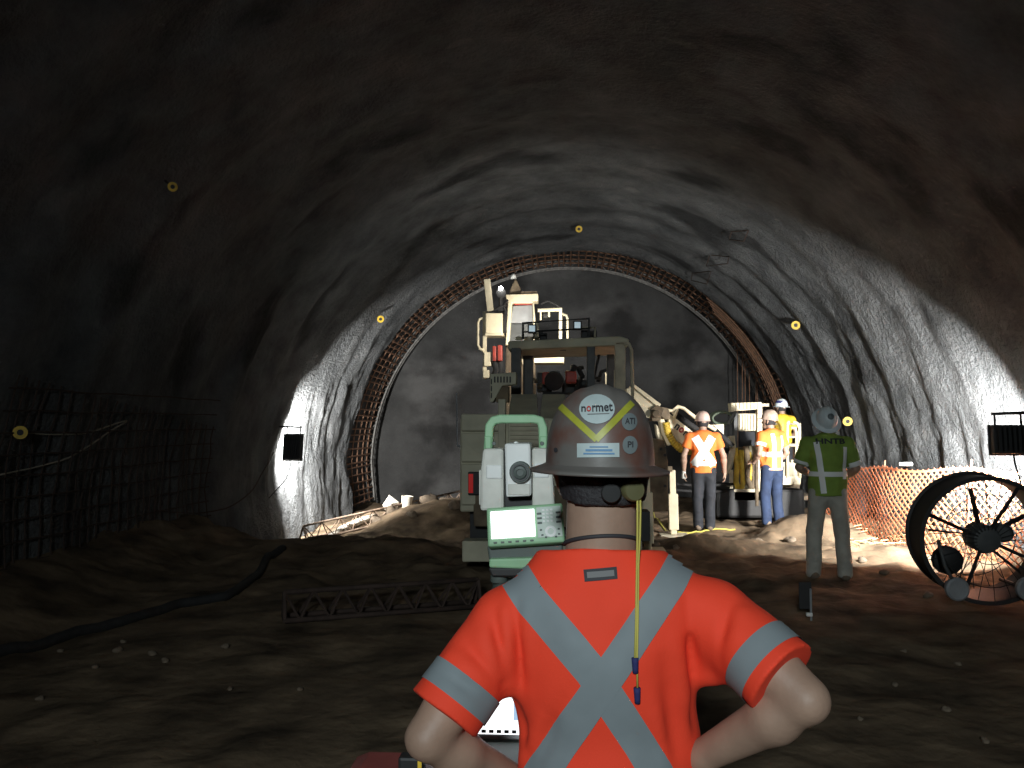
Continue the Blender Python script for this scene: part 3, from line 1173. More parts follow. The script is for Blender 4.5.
# engine cover (rises forwards), in panels
for (xa, xb) in ((508, 538), (539.5, 566), (567.5, 618)):
    A = W(xa, 420, Y0 + .05)
    B = W(xb, 420, Y0 + .05)
    C = W(xa + 3, 394, 9.95)
    D = W(xb - 1, 394, 9.95)
    mb = MB().add([A, B, D, C, A - Vector((0, 0, .12)), B - Vector((0, 0, .12)), D - Vector((0, 0, .4)), C - Vector((0, 0, .4))],
                  [(0, 1, 2, 3), (7, 6, 5, 4), (4, 5, 1, 0), (5, 6, 2, 1), (6, 7, 3, 2), (7, 4, 0, 3)])
    part('engine_cover', mb, M_olive, mac, False, 0.012)
# slotted guard beside the cover
sg = part('slotted_guard', MB().pp([(490, 374), (516, 372), (516, 384), (502, 386), (493, 402), (490, 402)], 9.3, 0.25), M_olive, mac, False, 0.008)
for k in range(6):
    part('slot', MB().pr(494 + k * 3.1, 376.5, 495.4 + k * 3.1, 382.5, 9.285, 0.03), M_black, sg)
for k in range(3):
    part('slot', MB().pr(490.8, 379 + k * 7, 491.9, 384 + k * 7, 9.285, 0.03), M_black, sg)
part('exhaust_box', MB().pr(496, 386, 508, 402, 9.35, 0.3), M_mud, mac)
# canopy
YC = 10.7
roof = part('canopy_roof', MB().pp([(508, 341), (620, 336), (629, 339), (629, 345), (508, 350)], YC, 1.5), M_olive, mac, False, 0.02)
part('roof_light', MB().pr(558, 345, 566, 350, YC + .3, 0.12), M_darkgrey, roof)
for (x0, x1, yt, yb, Y, m) in ((511, 521, 347, 398, YC, M_darkgrey), (523, 533, 347, 395, YC + 1.0, M_darkgrey), (587, 595, 344, 396, YC + 0.02, M_darkgrey), (615, 625.5, 342, 399, YC, M_cream_dirty), (607, 614, 346, 396, YC + 1.3, M_darkgrey)):  # posts in shade coloured dark grey, the lit right post cream
    part('canopy_post', MB().pr(x0, yt, x1, yb, Y, 0.14), m, mac, False, 0.01)
part('brace', MB().bar(W(601, 346, YC + 1.3), W(593, 382, YC + 1.3), 0.02), M_black, mac)
part('cab_panel', MB().pr(608, 370, 616, 398, YC + 1.5, .05), M_cream, mac)
part('grab_handle', MB().tube([W(624, 344, YC - .05), W(629, 344, YC - .05), W(631.5, 350, YC - .05), W(632.5, 385, YC - .05), W(632.5, 400, YC - .05), W(626, 404, YC - .05)], 0.022, 8), M_cream_dirty, mac, True)
# roof rail with two lamps
rail = part('roof_rail', MB().tube([W(523, 339, YC + .1), W(523, 323, YC + .1), W(589, 318.5, YC + .1), W(589, 338, YC + .1)], 0.017, 6)
            .bar(W(523, 332, YC + .1), W(589, 328.5, YC + .1), 0.012), M_black, mac)
for (px, py) in ((532, 328.5), (577.5, 325)):
    hd = part('roof_lamp', MB().pr(px - 4.2, py - 4.2, px + 4.2, py + 4.2, YC, 0.12), M_black, mac, False, 0.008)
    part('lens', MB().pr(px - 3, py - 3, px + 3, py + 3, YC - .012, 0.02), M_lamp_glass, hd, label='pale blue lens')
part('side_rail', MB().tube([W(580, 328, YC + .6), W(595, 327.5, YC + .6), W(595, 337, YC + .6)], 0.016, 6), M_cream_dirty, mac)
for px in (538, 592):  # unseen lamps added behind the roof to brighten the tower and crown
    c_ = W(px, 335, YC + 1.55)
    fl_ = part('added_tower_lamp', MB().box((c_.x, c_.y, c_.z), (.14, .08, .12)).bar((c_.x, c_.y - .1, c_.z), (c_.x, c_.y - .1, c_.z - .15), .02), M_black, mac, False, .008)
    part('lens', MB().box((c_.x, c_.y + .045, c_.z), (.12, .006, .10)), M_flood, fl_, label='lit lens of an added lamp, facing forwards')
    area_light('added_tower_light', (c_.x, c_.y + .06, c_.z), (0.0, 1.0, 0.16), (.12), 27, (1.0, 0.95, 0.86))
# operator seat and cab things seen through the canopy
part('operator_seat', MB().lathe(W(554, 381, YC + .7), (0, 1, 0.15), [(0.05, -.07), (0.125, -.06), (0.135, 0), (0.12, .07), (0.04, .08)], 20).box(W(554, 396, YC + .75), (0.3, 0.35, 0.1)), M_rubber, mac, 'auto')
for (px, py, w_) in ((546, 378, 8), (571, 377, 11)):
    part('red_box', MB().pr(px - w_ / 2, py - 6, px + w_ / 2, py + 6, YC + 1.0, 0.25), M_red, mac, False, 0.02)
rk = random.Random(3)
for k_ in range(9):
    px_, py_ = rk.uniform(536, 592), rk.uniform(372, 392)
    part('pipe', MB().tube([W(px_, py_, YC + 1.4), W(px_ + rk.uniform(-9, 9), py_ - rk.uniform(2, 9), YC + 1.5), W(px_ + rk.uniform(-14, 14), py_ - rk.uniform(-4, 12), YC + 1.7)], rk.uniform(.02, .05), 8), M_rubber if k_ % 3 else M_mud, mac, True)
part('pump_block', MB().pr(537, 372, 552, 392, YC + 1.45, .3).pr(562, 380, 590, 394, YC + 1.5, .3), M_black, mac, False, .02)
part('console', MB().pr(549, 371, 560, 380, YC + 1.2, 0.2), M_grey, mac, False, 0.02)
part('white_tank', MB().lathe(W(609.5, 374, YC + 1.9), (0, 0, 1), [(0.02, -.3), (0.06, -.28), (0.065, 0.02), (0.04, 0.06), (0.01, .07)], 14), M_cream, mac, 'auto')
part('black_hose', MB().tube([W(598, 382, YC + 1.7), W(601, 372, YC + 1.7), W(606, 370, YC + 1.7), W(611, 378, YC + 1.7)], 0.03, 8), M_rubber, mac, True)
part('inner_panel', MB().pr(534, 353, 564, 363, 12.6, 0.4), M_cream, mac, False, 0.01)
part('inner_bracket', MB().pr(515, 354, 522.5, 364, 12.4, .2).pr(516.5, 363, 519, 385, 12.4, .1), M_cream, mac, False, 0.008)
# tower at the front
YT = 13.4
part('tower_frame', MB().pp([(506, 294.5), (538, 293.5), (538, 301), (533.5, 301), (537.5, 345), (533.5, 345), (532.5, 303), (512, 303), (509, 345), (505.5, 345), (508, 302), (506, 301)], YT, 0.35), M_cream, mac, False, 0.012)
part('tower_plate', MB().pp([(513, 306), (533, 305), (533.5, 323), (510.5, 323)], YT + .1, 0.1), M_grey, mac, False, 0.006)
part('tower_plate', MB().pp([(510.5, 324), (533.5, 324), (534, 342), (509.5, 342)], YT + .13, 0.1), M_darkgrey, mac, False, 0.006)
part('red_hydraulic_block', MB().pr(514, 300.8, 532, 304.8, YT + .08, 0.15), M_red, mac, False, 0.01)
part('tower_column', MB().box((W(521, 380, YT + .6).x, YT + .6, 1.85), (0.5, 0.4, 2.3)), M_mud, mac, False, 0.02)
part('slewing_head', MB().pp([(509, 294), (511, 287), (515.5, 278), (520, 287), (523, 293.5)], YT + .1, 0.25), M_mud, mac, False, 0.02)
part('nozzle_tip', MB().lathe(W(513.4, 279, YT + .2), (0, 0, 1), [(0.05, 0), (0.04, .06), (0.02, .09)], 10), M_white, mac, True)
part('tower_cap', MB().pr(521, 291.5, 537, 294, YT + .05, 0.2), M_mud, mac)
part('mast', MB().tube([W(487, 279.5, YT), W(490.5, 311, YT)], 0.055, 4, sq=(0.052, 0.05)), M_cream_dirty, mac, False, 0.006)
part('control_box', MB().pr(485.5, 313, 502.5, 333.5, YT - .1, 0.35), M_cream, mac, False, 0.015)
part('box_shelf', MB().pr(485, 333.5, 503.5, 335.5, YT - .13, 0.4), M_cream, mac)
part('left_post', MB().pr(482.8, 311.5, 486.4, 379, YT, 0.08), M_cream, mac, False, 0.006)
part('foot_block', MB().pr(484, 352, 491, 366, YT - .04, 0.15).pr(483, 370, 489, 378, YT - .05, .2), M_cream, mac, False, 0.008)
part('left_handle', MB().tube([W(483.5, 318, YT), W(479.5, 319, YT), W(478, 323, YT), W(478, 345, YT), W(480, 349, YT), W(484, 350, YT)], 0.022, 8), M_cream, mac, True)
part('red_hydraulic_block', MB().pr(492.5, 346, 496, 361, YT - .1, 0.15).pr(497.5, 345, 502, 361, YT - .1, .15), M_red, mac, False, 0.012)
part('hydraulic_bundle', MB().tube([W(494, 361, YT), W(497, 370, YT), W(492, 380, YT)], 0.06, 8).tube([W(500, 361, YT), W(501, 372, YT), W(498, 384, YT)], 0.05, 8), M_rubber, mac, True)
part('hose', MB().tube([W(503, 318, YT), W(506, 312, YT), W(503, 306, YT), W(508, 300, YT)], 0.022, 6).tube([W(492, 311, YT), W(500, 307, YT), W(506, 305, YT)], 0.025, 6).tube([W(505, 333, YT), W(504, 322, YT), W(506, 314, YT)], .03, 6), M_rubber, mac, True)
part('hose', MB().tube([W(541, 304, YT), W(548, 301, YT), W(556, 304.5, YT), W(561, 308.5, YT)], 0.016, 6), M_rubber, mac, True)
part('basket_rail', MB().bar(W(538, 310.5, YT), W(562, 309.5, YT), 0.03, 6).pr(559, 308, 562, 340, YT, .06).pr(540, 311, 541.4, 320, YT, .05).bar(W(549, 310, YT), W(549, 317, YT), 0.016), M_cream, mac)
part('basket_rail', MB().tube([W(562, 314, YT), W(566.5, 315.5, YT), W(567.5, 319, YT), W(567.5, 340, YT)], 0.022, 6), M_cream_dirty, mac, True)
part('valve_block', MB().pr(543, 313, 548, 318, YT + .1, .12).pr(540, 333, 547, 340, YT - 2.2, .2).pr(581, 330, 588, 338, YT - 2.4, .2), M_black, mac, False, 0.01)
part('roof_knob', MB().lathe(W(519, 340, YC + 1.0), (0, 0, 1), [(0.05, 0), (0.06, .03), (0.03, .05)], 10).pr(524, 336.5, 533, 341, YC + 1.1, .2).pr(534.5, 322, 538.5, 340, YC + 1.2, .08), M_cream, mac)
sp = part('spotlight', MB().lathe(W(501, 293, YT - .1), (0, -1, 0.0), [(0.05, -.12), (0.075, -.08), (0.08, 0)], 12).bar(W(501, 297, YT - .05), W(501, 305, YT), .03).pr(498, 305, 503.5, 311, YT, .15), M_black, mac, 'auto')
part('bulb', MB().lathe(W(500.5, 288, YT - .15), (0, -1, 0), [(0.01, 0.02), (0.030, 0.0), (0.034, -.03), (0.02, -.05)], 12), M_bulb, sp, True, label='brightly lit lamp')
# right-hand boom
YB = 12.4
part('upper_boom', MB().pp([(626, 389), (633, 385), (660, 407), (658, 413), (640, 412), (626, 404)], YB, 0.28), M_cream, mac, False, 0.015)
part('boom_flange', MB().pp([(631, 385.5), (634, 384), (661, 404), (659, 408)], YB - .04, 0.36), M_cream, mac, False, 0.006)
part('lower_boom', MB().pp([(630, 398), (652, 411), (650, 418), (645, 418), (630, 406)], YB - .03, 0.30), M_cream, mac, False, 0.012)
part('boom_joint', MB().pp([(650, 409), (658, 405), (664, 409), (660, 421), (652, 421)], YB - .05, 0.4).lathe(W(656, 414, YB - .12), (0, 1, 0), [(0.05, 0), (0.06, .02), (0.06, .5), (0.05, .52)], 12), M_mud, mac, False, 0.01)
YA = 13.7
arm = part('boom_arm', MB().pp([(667, 412), (674, 417), (692, 431), (713, 447), (706, 452), (684, 446), (676, 440), (670, 428)], YA, 0.3), M_cream, mac, False, 0.012)
pc = W(683.2, 431.3, YA)
xd = (W(693, 438.5, YA) - W(675, 425.5, YA)).normalized()
zd = Vector((-xd.z, 0, xd.x))
nl = part('lettering', text_flat('n', pc - xd * 0.122 + Vector((0, -.014, 0)), xd, zd, 0.072, 0.095, 0.03), M_ink, arm)
part('lettering', text_flat('o', pc - xd * 0.036 + Vector((0, -.014, 0)), xd, zd, 0.075, 0.098, 0.03), M_inkred, arm)
part('lettering', text_flat('rmet', pc + xd * 0.155 + Vector((0, -.014, 0)), xd, zd, 0.26, 0.115, 0.03), M_ink, arm)
part('arm_nose', MB().pp([(660, 419), (664, 419), (668, 432), (673, 444), (668, 446), (662, 434)], YA - .1, 0.35), M_cream, mac, False, 0.012)
part('arm_nose', MB().pp([(656, 424), (659, 428), (664, 442), (666, 447), (661, 446), (657, 434)], YA - .05, 0.3), M_cream_dirty, mac, False, 0.012)
part('joint_block', MB().pp([(661, 407), (668, 408), (671, 417), (666, 420), (661, 416)], YA - .1, .3), M_mud, mac, False, 0.01)
part('arm_guard', MB().tube([W(665, 410, YA), W(673, 411, YA), W(678, 406.5, YA), W(684, 408.5, YA), W(700, 421, YA), W(716, 430, YA)], 0.03, 8).tube([W(678, 407, YA), W(674, 418, YA)], 0.026, 8).bar(W(672, 412, YA + .2), W(690, 426, YA + .2), .025), M_cream, mac, True)
part('arm_cylinder', MB().bar(W(677, 415, YA + .1), W(704, 434, YA + .1), 0.045, 10).bar(W(712, 427, YA + .3), W(733, 446, YA + .3), 0.04, 10), M_rubber, mac, True)
part('forward_plate', MB().pp([(710, 425), (724, 424), (724, 438), (716, 433)], YA + .5, 0.15), M_cream, mac, False, 0.01)
hp = [W(666, 423, YA - .12), W(668, 433, YA - .14), W(673, 442, YA - .15), W(680, 449, YA - .15), W(688, 451.5, YA - .1), W(700, 451, YA), W(712, 449, YA + .2)]
hs = []
for i in range(len(hp) - 1):
    for k in range(8):
        hs.append(hp[i].lerp(hp[i + 1], k / 8))
mb = MB()
mb.tube(hs, 0.05, 10)
for i in range(0, len(hs) - 1, 2):
    mb.tube([hs[i], hs[i] + (hs[i + 1] - hs[i]).normalized() * 0.025], 0.058, 10)
part('yellow_hose', mb, M_yhose, mac, True, label='ribbed yellow hose')
part('side_plate', MB().pp([(640, 436), (664, 440), (668, 462), (668, 510), (655, 512), (640, 512)], Y0 + 2.2, 0.3), M_mud, mac, False, 0.01)
for (px, py) in ((661, 449), (665, 455), (664, 470), (665, 486)):
    part('bolt_hole', MB().lathe(W(px, py, Y0 + 2.19), (0, 1, 0), [(0.02, -.004), (0.02, .01)], 8), M_black, mac)
for (x0, x1, yt, yb, Y) in ((644, 648, 476, 512, 10.6), (668, 676, 470, 523, 12.6)):
    p0 = W((x0 + x1) / 2, yt, Y)
    p1 = W((x0 + x1) / 2 + 1.5, yb, Y)
    zf = fz(p1.x, p1.y)
    lg = part('outrigger_leg', MB().tube([p0, Vector((p1.x, p1.y, zf + 0.05))], 0.05, 4, sq=(0.045, 0.045)).tube([p0.lerp(p1, .45), Vector((p1.x, p1.y, zf + 0.12))], 0.05, 4, sq=(0.07, 0.065)), M_cream, mac, False, 0.01)
    part('foot_plate', MB().box((p1.x, p1.y, zf + 0.03), (0.42, 0.34, 0.05)), M_cream_dirty, lg, False, 0.008)
    part('leg_arm', MB().bar(p0, Vector((0.6, Y, p0.z + .05)), 0.06, 6), M_mud, mac)
for (x, y) in ((-0.82, 9.45), (0.62, 9.45), (-0.82, 13.3), (0.62, 13.3)):
    zc = 0.52 + fz(x, y)
    tw = part('wheel', MB().lathe((x - .17, y, zc), (1, 0, 0), [(0.28, 0.03), (0.44, 0.0), (0.51, .05), (0.53, .12), (0.53, .22), (0.51, .29), (0.44, .34), (0.28, .31)], 26), M_rubber, mac, 'auto')
    part('hub', MB().lathe((x - .13, y, zc), (1, 0, 0), [(0.1, 0.0), (0.28, .02), (0.28, .24), (0.1, .26)], 16), M_mud, tw, 'auto')
part('whip_aerial', MB().bar(W(457.5, 446, Y0 + .5), W(456.5, 393, Y0 + .5), 0.008, 5).bar(W(457.5, 446, Y0 + .5), W(463, 446, Y0 + .5), .012, 5), M_grey, mac)

# ---------------------------------------------------------------- drilling rig with basket on the right
YD = 14.7
rig = thing('drill_rig', 'cream drill rig frame with louvred panel and hanging hoses between the two orange vested men', 'machine', (3.1, YD, 0.0))
part('top_beam', MB().pp([(731, 403), (762, 402), (762, 409), (737, 411), (732, 412)], YD, 0.3), M_cream, rig, False, 0.012)
for k in range(7):
    part('beam_rib', MB().pr(736 + k * 3.6, 403, 737.1 + k * 3.6, 409, YD - .02, 0.03), M_cream_dirty, rig)
part('top_plate', MB().pr(762, 403.5, 769, 406.5, YD + .1, .2), M_cream_dirty, rig)
part('right_post', MB().pr(757.5, 405, 762.5, 494, YD + .05, 0.16), M_cream, rig, False, 0.01)
part('left_post', MB().pr(734, 412, 737.5, 470, YD + .1, 0.1).bar(W(728, 424, YD), W(736, 412, YD), 0.03), M_darkgrey, rig)
gp = part('louvred_panel', MB().pr(738.5, 413.5, 757, 431, YD + .12, 0.08), M_cream_dirty, rig, False, 0.008)
for k in range(6):
    part('louvre', MB().pr(740 + k * 2.8, 415, 741.4 + k * 2.8, 430, YD + .09, 0.04), M_cream, gp)
part('rubber_flap', MB().pr(739, 432, 755, 447, YD + .14, 0.06), M_denim_dark, rig)
part('feed_rail', MB().bar(W(756.5, 440, YD - .1), W(757, 506, YD - .1), 0.03, 6).bar(W(753.5, 446, YD - .08), W(753, 506, YD - .08), 0.022, 6), M_mud, rig)
for (pts, r, m) in (([(735, 448), (737, 466), (736, 482), (739, 491)], 0.06, M_yhose), ([(741, 450), (742, 468), (743, 484), (740, 493)], 0.055, M_yhose), ([(750, 452), (751, 470), (749, 484)], 0.05, M_yhose), ([(746, 446), (748, 462), (747, 478), (752, 488)], 0.07, M_mud),
                    ([(731, 436), (733, 450), (729, 466), (724, 474)], 0.075, M_cream_dirty), ([(750, 446), (754, 460), (752, 476)], 0.05, M_cream_dirty)):
    part('hanging_hose', MB().tube([W(p[0], p[1], YD - .05) for p in pts], r * .8, 8), m, rig, True)
part('valve_bank', MB().pr(737, 447, 748, 458, YD + .1, 0.25).pr(743, 456, 753, 470, YD + .12, .2), M_mud, rig, False, 0.02)
part('platform', MB().pr(734, 489, 763, 501, YD - .1, 0.9), M_cream_dirty, rig, False, 0.012)
part('track_frame', MB().box((3.35, YD + .9, 0.28), (1.5, 2.0, 0.5)), M_black, rig, False, 0.05)
part('front_post', MB().pr(730, 470, 733, 500, YD, .08), M_cream, rig)
part('cross_arm', MB().tube([W(700, 440, YD + .2), W(716, 448, YD + .2), W(733, 452, YD + .2)], .045, 8), M_rubber, rig, True)
part('low_hoses', MB().tube([W(676, 484, YD - .5), W(700, 486, YD - .3), W(735, 484, YD)], .025, 6).tube([W(674, 490, YD - .5), W(700, 492, YD - .3), W(735, 491, YD)], .025, 6), M_rubber, rig, True)
hl = W(722, 418.5, YD + .1)
mbh = MB()
for k in range(3):
    mbh.tube([hl + Vector((math.cos(t) * (0.17 + .012 * k), -.05 + .05 * k, math.sin(t) * 0.105 + .01 * k)) for t in np.linspace(0, 2 * PI, 25)], 0.02, 6)
part('hose_coil', mbh, pm('green_hose_rubber', (0.10, 0.13, 0.09), 0.7), rig, True, label='dark green coiled hose')
# basket
bk = part('basket_floor', MB().pr(783, 476, 801, 485, YD - .1, 0.9), M_cream, rig, False, 0.01)
part('basket_wall', MB().pr(783, 462, 799, 477, YD - .05, 0.05), M_cream_dirty, bk, False, 0.005)
for pts in ([(787.5, 478), (787.5, 424), (789, 421)], [(800, 478), (799.5, 428), (797, 423), (793, 422)], [(791, 428), (795.5, 428), (796.5, 434), (796.5, 455), (795, 461), (791, 461)]):
    part('guard_rail', MB().tube([W(p[0], p[1], YD - .1) for p in pts], 0.026, 8), M_cream, bk, True)
part('guard_rail', MB().bar(W(786, 445, YD - .1), W(808, 445.5, YD - .1), 0.03, 8).bar(W(788, 437, YD - .1), W(797, 437, YD - .1), .02, 6), M_cream_dirty, bk, True)
part('guard_rail', MB().tube([W(800, 478, YD + .8), W(800, 424, YD + .8), W(775, 424, YD + .8)], 0.026, 8), M_cream_dirty, bk, True)
part('basket_arm', MB().box((W(790, 480, YD + .3).x, YD + .5, 0.42), (0.3, 0.5, 0.5)), M_mud, rig)

# ---------------------------------------------------------------- drum fan on the right
fc = W(989, 541, 7.5)
fan = thing('drum_fan', 'large round drum fan with wire guards on small wheels, front right on the dirt', 'fan', (fc.x, fc.y, fz(fc.x, fc.y)), 0)
FR = 0.525
ax = Vector((0.10, 1, 0.05)).normalized()
uu = ax.cross(Vector((0, 0, 1))).normalized()
vv = uu.cross(ax)


def FP(r, a, d):
    return fc + uu * r * math.cos(a) + vv * r * math.sin(a) + ax * d


part('shroud', MB().lathe(fc, ax, [(FR, 0.0), (FR + .035, 0), (FR + .035, .02), (FR + .012, .03), (FR + .012, .40), (FR + .035, .41), (FR + .035, .43), (FR - .01, .43), (FR - .005, .02), (FR, 0.0)], 64, cap=False), M_black, fan, 'auto')
for d in (-0.02, 0.45):
    for r in (0.2, 0.4):
        part('guard_ring', MB().tube([FP(r, 2 * PI * k / 32, d) for k in range(33)], 0.004, 5, cap=False), M_black, fan, True)
    for k in range(24):
        a = 2 * PI * k / 24 + 0.07
        part('guard_wire', MB().bar(FP(0.1, a, d), FP(FR + .01, a, d), 0.0035, 5), M_black, fan)
for k, a in enumerate((1.05, 2.72, 4.35, 5.85)):
    part('strut', MB().bar(FP(0.05, a, .10), FP(FR, a, .06), 0.017, 6), M_black, fan)
mt = part('motor', MB().lathe(fc + ax * .02, ax, [(0.05, 0), (0.11, .01), (0.125, .05), (0.125, .25), (0.09, .3), (0.04, .31)], 20).lathe(FP(.16, .35, .05), ax, [(.06, 0), (.08, .02), (.08, .12), (.05, .13)], 14), M_darkgrey, fan, 'auto')
for k in range(5):
    a = 2 * PI * k / 5 + .5
    p = [FP(.11, a - .18, .17), FP(.11, a + .0, .23), FP(.43, a + .03, .20), FP(.45, a - .03, .16)]
    q = [x + ax * .006 for x in p]
    part('blade', MB().add(p + q, [(0, 1, 2, 3), (7, 6, 5, 4), (0, 4, 5, 1), (1, 5, 6, 2), (2, 6, 7, 3), (3, 7, 4, 0)]), M_black, fan)
part('switch_box', MB().lathe(FP(.36, 3.72, 0.06), ax, [(.09, 0), (.125, .02), (.13, .08), (.09, .1)], 12), M_black, fan, 'auto')
gz = wl(fan).z
for (px, s_) in ((957, 1), (1028, 1)):
    wc = W(px, 589, 7.38)
    r = max(0.06, min(0.098, wc.z - fz(wc.x, wc.y) + 0.01))
    wh = part('wheel', MB().lathe(wc + Vector((0, -.03, 0)), (0, 1, 0), [(r * .6, .004), (r * .85, 0), (r, .012), (r, .05), (r * .85, .06), (r * .6, .056)], 22), M_grey, fan, 'auto')
    part('axle', MB().bar(wc, wc + Vector((0, .45, 0)), .016, 6), M_black, wh)
    part('frame_tube', MB().bar(wc + Vector((0, .06, 0)), FP(FR, 4.1 if px < 990 else 5.3, .1), .018, 6), M_darkgrey, fan)
part('frame_tube', MB().tube([W(938, 540, 7.4), W(945, 566, 7.35), W(957, 588, 7.4)], .016, 6), M_darkgrey, fan, True)

# ---------------------------------------------------------------- orange safety fence along the right wall
fpath = [Vector((3.95, 13.5)), Vector((4.1, 12.8)), Vector((4.35, 11.6)), Vector((4.62, 10.6)), Vector((4.95, 9.75)), Vector((5.2, 8.9))]
fl = [0]
for i in range(len(fpath) - 1):
    fl.append(fl[-1] + (fpath[i + 1] - fpath[i]).length)


def fpt(u):
    u = max(0, min(fl[-1], u))
    k = 0
    while k < len(fl) - 2 and u > fl[k + 1]:
        k += 1
    t = (u - fl[k]) / (fl[k + 1] - fl[k])
    p = fpath[k].lerp(fpath[k + 1], t)
    return p


def fence_pt(u, v):
    p = fpt(u)
    z0 = fz(p.x, p.y) - 0.02
    top = 1.56 - 0.0425 * p.y - 0.05 * math.sin(u / fl[-1] * PI * 3) ** 2 - z0
    lean = 0.10 * v / 1.2 + 0.04 * math.sin(u * 2.3) * math.sin(PI * v / 1.2)
    return Vector((p.x + lean, p.y, z0 + v * top / 1.16))


fence = thing('safety_fence', 'orange plastic mesh safety fence along the foot of the right wall, behind the fan', 'fence', (4.4, 11.6, 0))
mb = MB()
Hh = 1.16
sp_ = 0.105


def net_strip(u0, v0, u1, v1, wd):
    n = 5
    vs, fs = [], []
    for i in range(n + 1):
        t = i / n
        u, v = u0 + (u1 - u0) * t, v0 + (v1 - v0) * t
        a, b = fence_pt(u, v - wd / 2), fence_pt(u, v + wd / 2)
        vs += [a, b]
        if i:
            k = 2 * i
            fs.append((k - 2, k, k + 1, k - 1))
    mb.add(vs, fs)


U = fl[-1]
k = -Hh
while k < U:
    a0, a1 = max(k, 0), min(k + Hh, U)
    if a1 - a0 > .04:
        net_strip(a0, Hh - (a0 - k), a1, Hh - (a1 - k), 0.032)
        net_strip(a0, a0 - k, a1, a1 - k, 0.016)
    k += sp_
for v in (0.02, Hh - .02):
    u = 0
    while u < U - .01:
        net_strip(u, v, min(U, u + 1.0), v, 0.03)
        u += 1.0
o = part('netting', mb, M_orange_net, fence)
o['kind'] = 'stuff'
sol = o.modifiers.new('thick', 'SOLIDIFY')
sol.thickness = 0.005
for u in (0.05, 1.7, 3.3, U - .05):
    p = fence_pt(u, 0)
    q = fence_pt(u, 1.2)
    part('fence_post', MB().bar(p - Vector((0, 0, .1)), q + Vector((0.02, 0, .05)), .012, 6), M_rebar, fence)
p = W(905, 464, 11.2)
solo('white_tube', MB().bar(p + Vector((-.08, -.02, 0)), p + Vector((.08, -.02, .0)), .024, 8), M_white, 'short white tube lying on the top edge of the orange mesh fence', 'tube', None, True)

# ---------------------------------------------------------------- people: generic worker
def rotz(v, a):
    return Vector((v[0] * math.cos(a) - v[1] * math.sin(a), v[0] * math.sin(a) + v[1] * math.cos(a), v[2]))


def wrap_local(bvh, rows, off):
    """rows of (origin, direction) dropped on to the surface"""
    vs, fs, ok = [], [], []
    m = len(rows[0])
    for row in rows:
        for (o, d) in row:
            h = bvh.ray_cast(Vector(o), Vector(d).normalized())
            if h[0] is None:
                vs.append((0, 0, 0))
                ok.append(False)
            else:
                n = h[1] if h[1].dot(Vector(d)) < 0 else -h[1]
                vs.append(h[0] + n * off)
                ok.append(True)
    for i in range(len(rows) - 1):
        for j in range(m - 1):
            q = (i * m + j, i * m + j + 1, (i + 1) * m + j + 1, (i + 1) * m + j)
            if all(ok[k] for k in q):
                fs.append(q)
    used = sorted({i for f in fs for i in f})
    re = {i: k for k, i in enumerate(used)}
    return MB().add([vs[i] for i in used], [tuple(re[i] for i in f) for f in fs])


def back_band(bvh, pts, wd, side=-1, off=0.006, n=16, m=4):
    """band on the back (side -1) or front (side 1) of a vest along (x, z) points"""
    pts = [Vector(p) for p in pts]
    rows = []
    for i in range(n + 1):
        t = i / n * (len(pts) - 1)
        k = min(int(t), len(pts) - 2)
        p = pts[k].lerp(pts[k + 1], t - k)
        d = (pts[k + 1] - pts[k]).normalized()
        q = Vector((-d.y, d.x))
        rows.append([((p.x + q.x * wd * (j / m - .5), side * 1.0, p.y + q.y * wd * (j / m - .5)), (0, -side, 0)) for j in range(m + 1)])
    return wrap_local(bvh, rows, off)


def ring_band(bvh, c, axis, wd, R=0.6, off=0.006, n=36, m=3):
    ax_ = Vector(axis).normalized()
    u = ax_.cross(Vector((0, 1, 0)) if abs(ax_.y) < .9 else Vector((1, 0, 0))).normalized()
    v = ax_.cross(u)
    rows = []
    for i in range(n + 1):
        a = 2 * PI * i / n
        dr = u * math.cos(a) + v * math.sin(a)
        rows.append([(Vector(c) + ax_ * wd * (j / m - .5) + dr * R, -dr) for j in range(m + 1)])
    return wrap_local(bvh, rows, off)


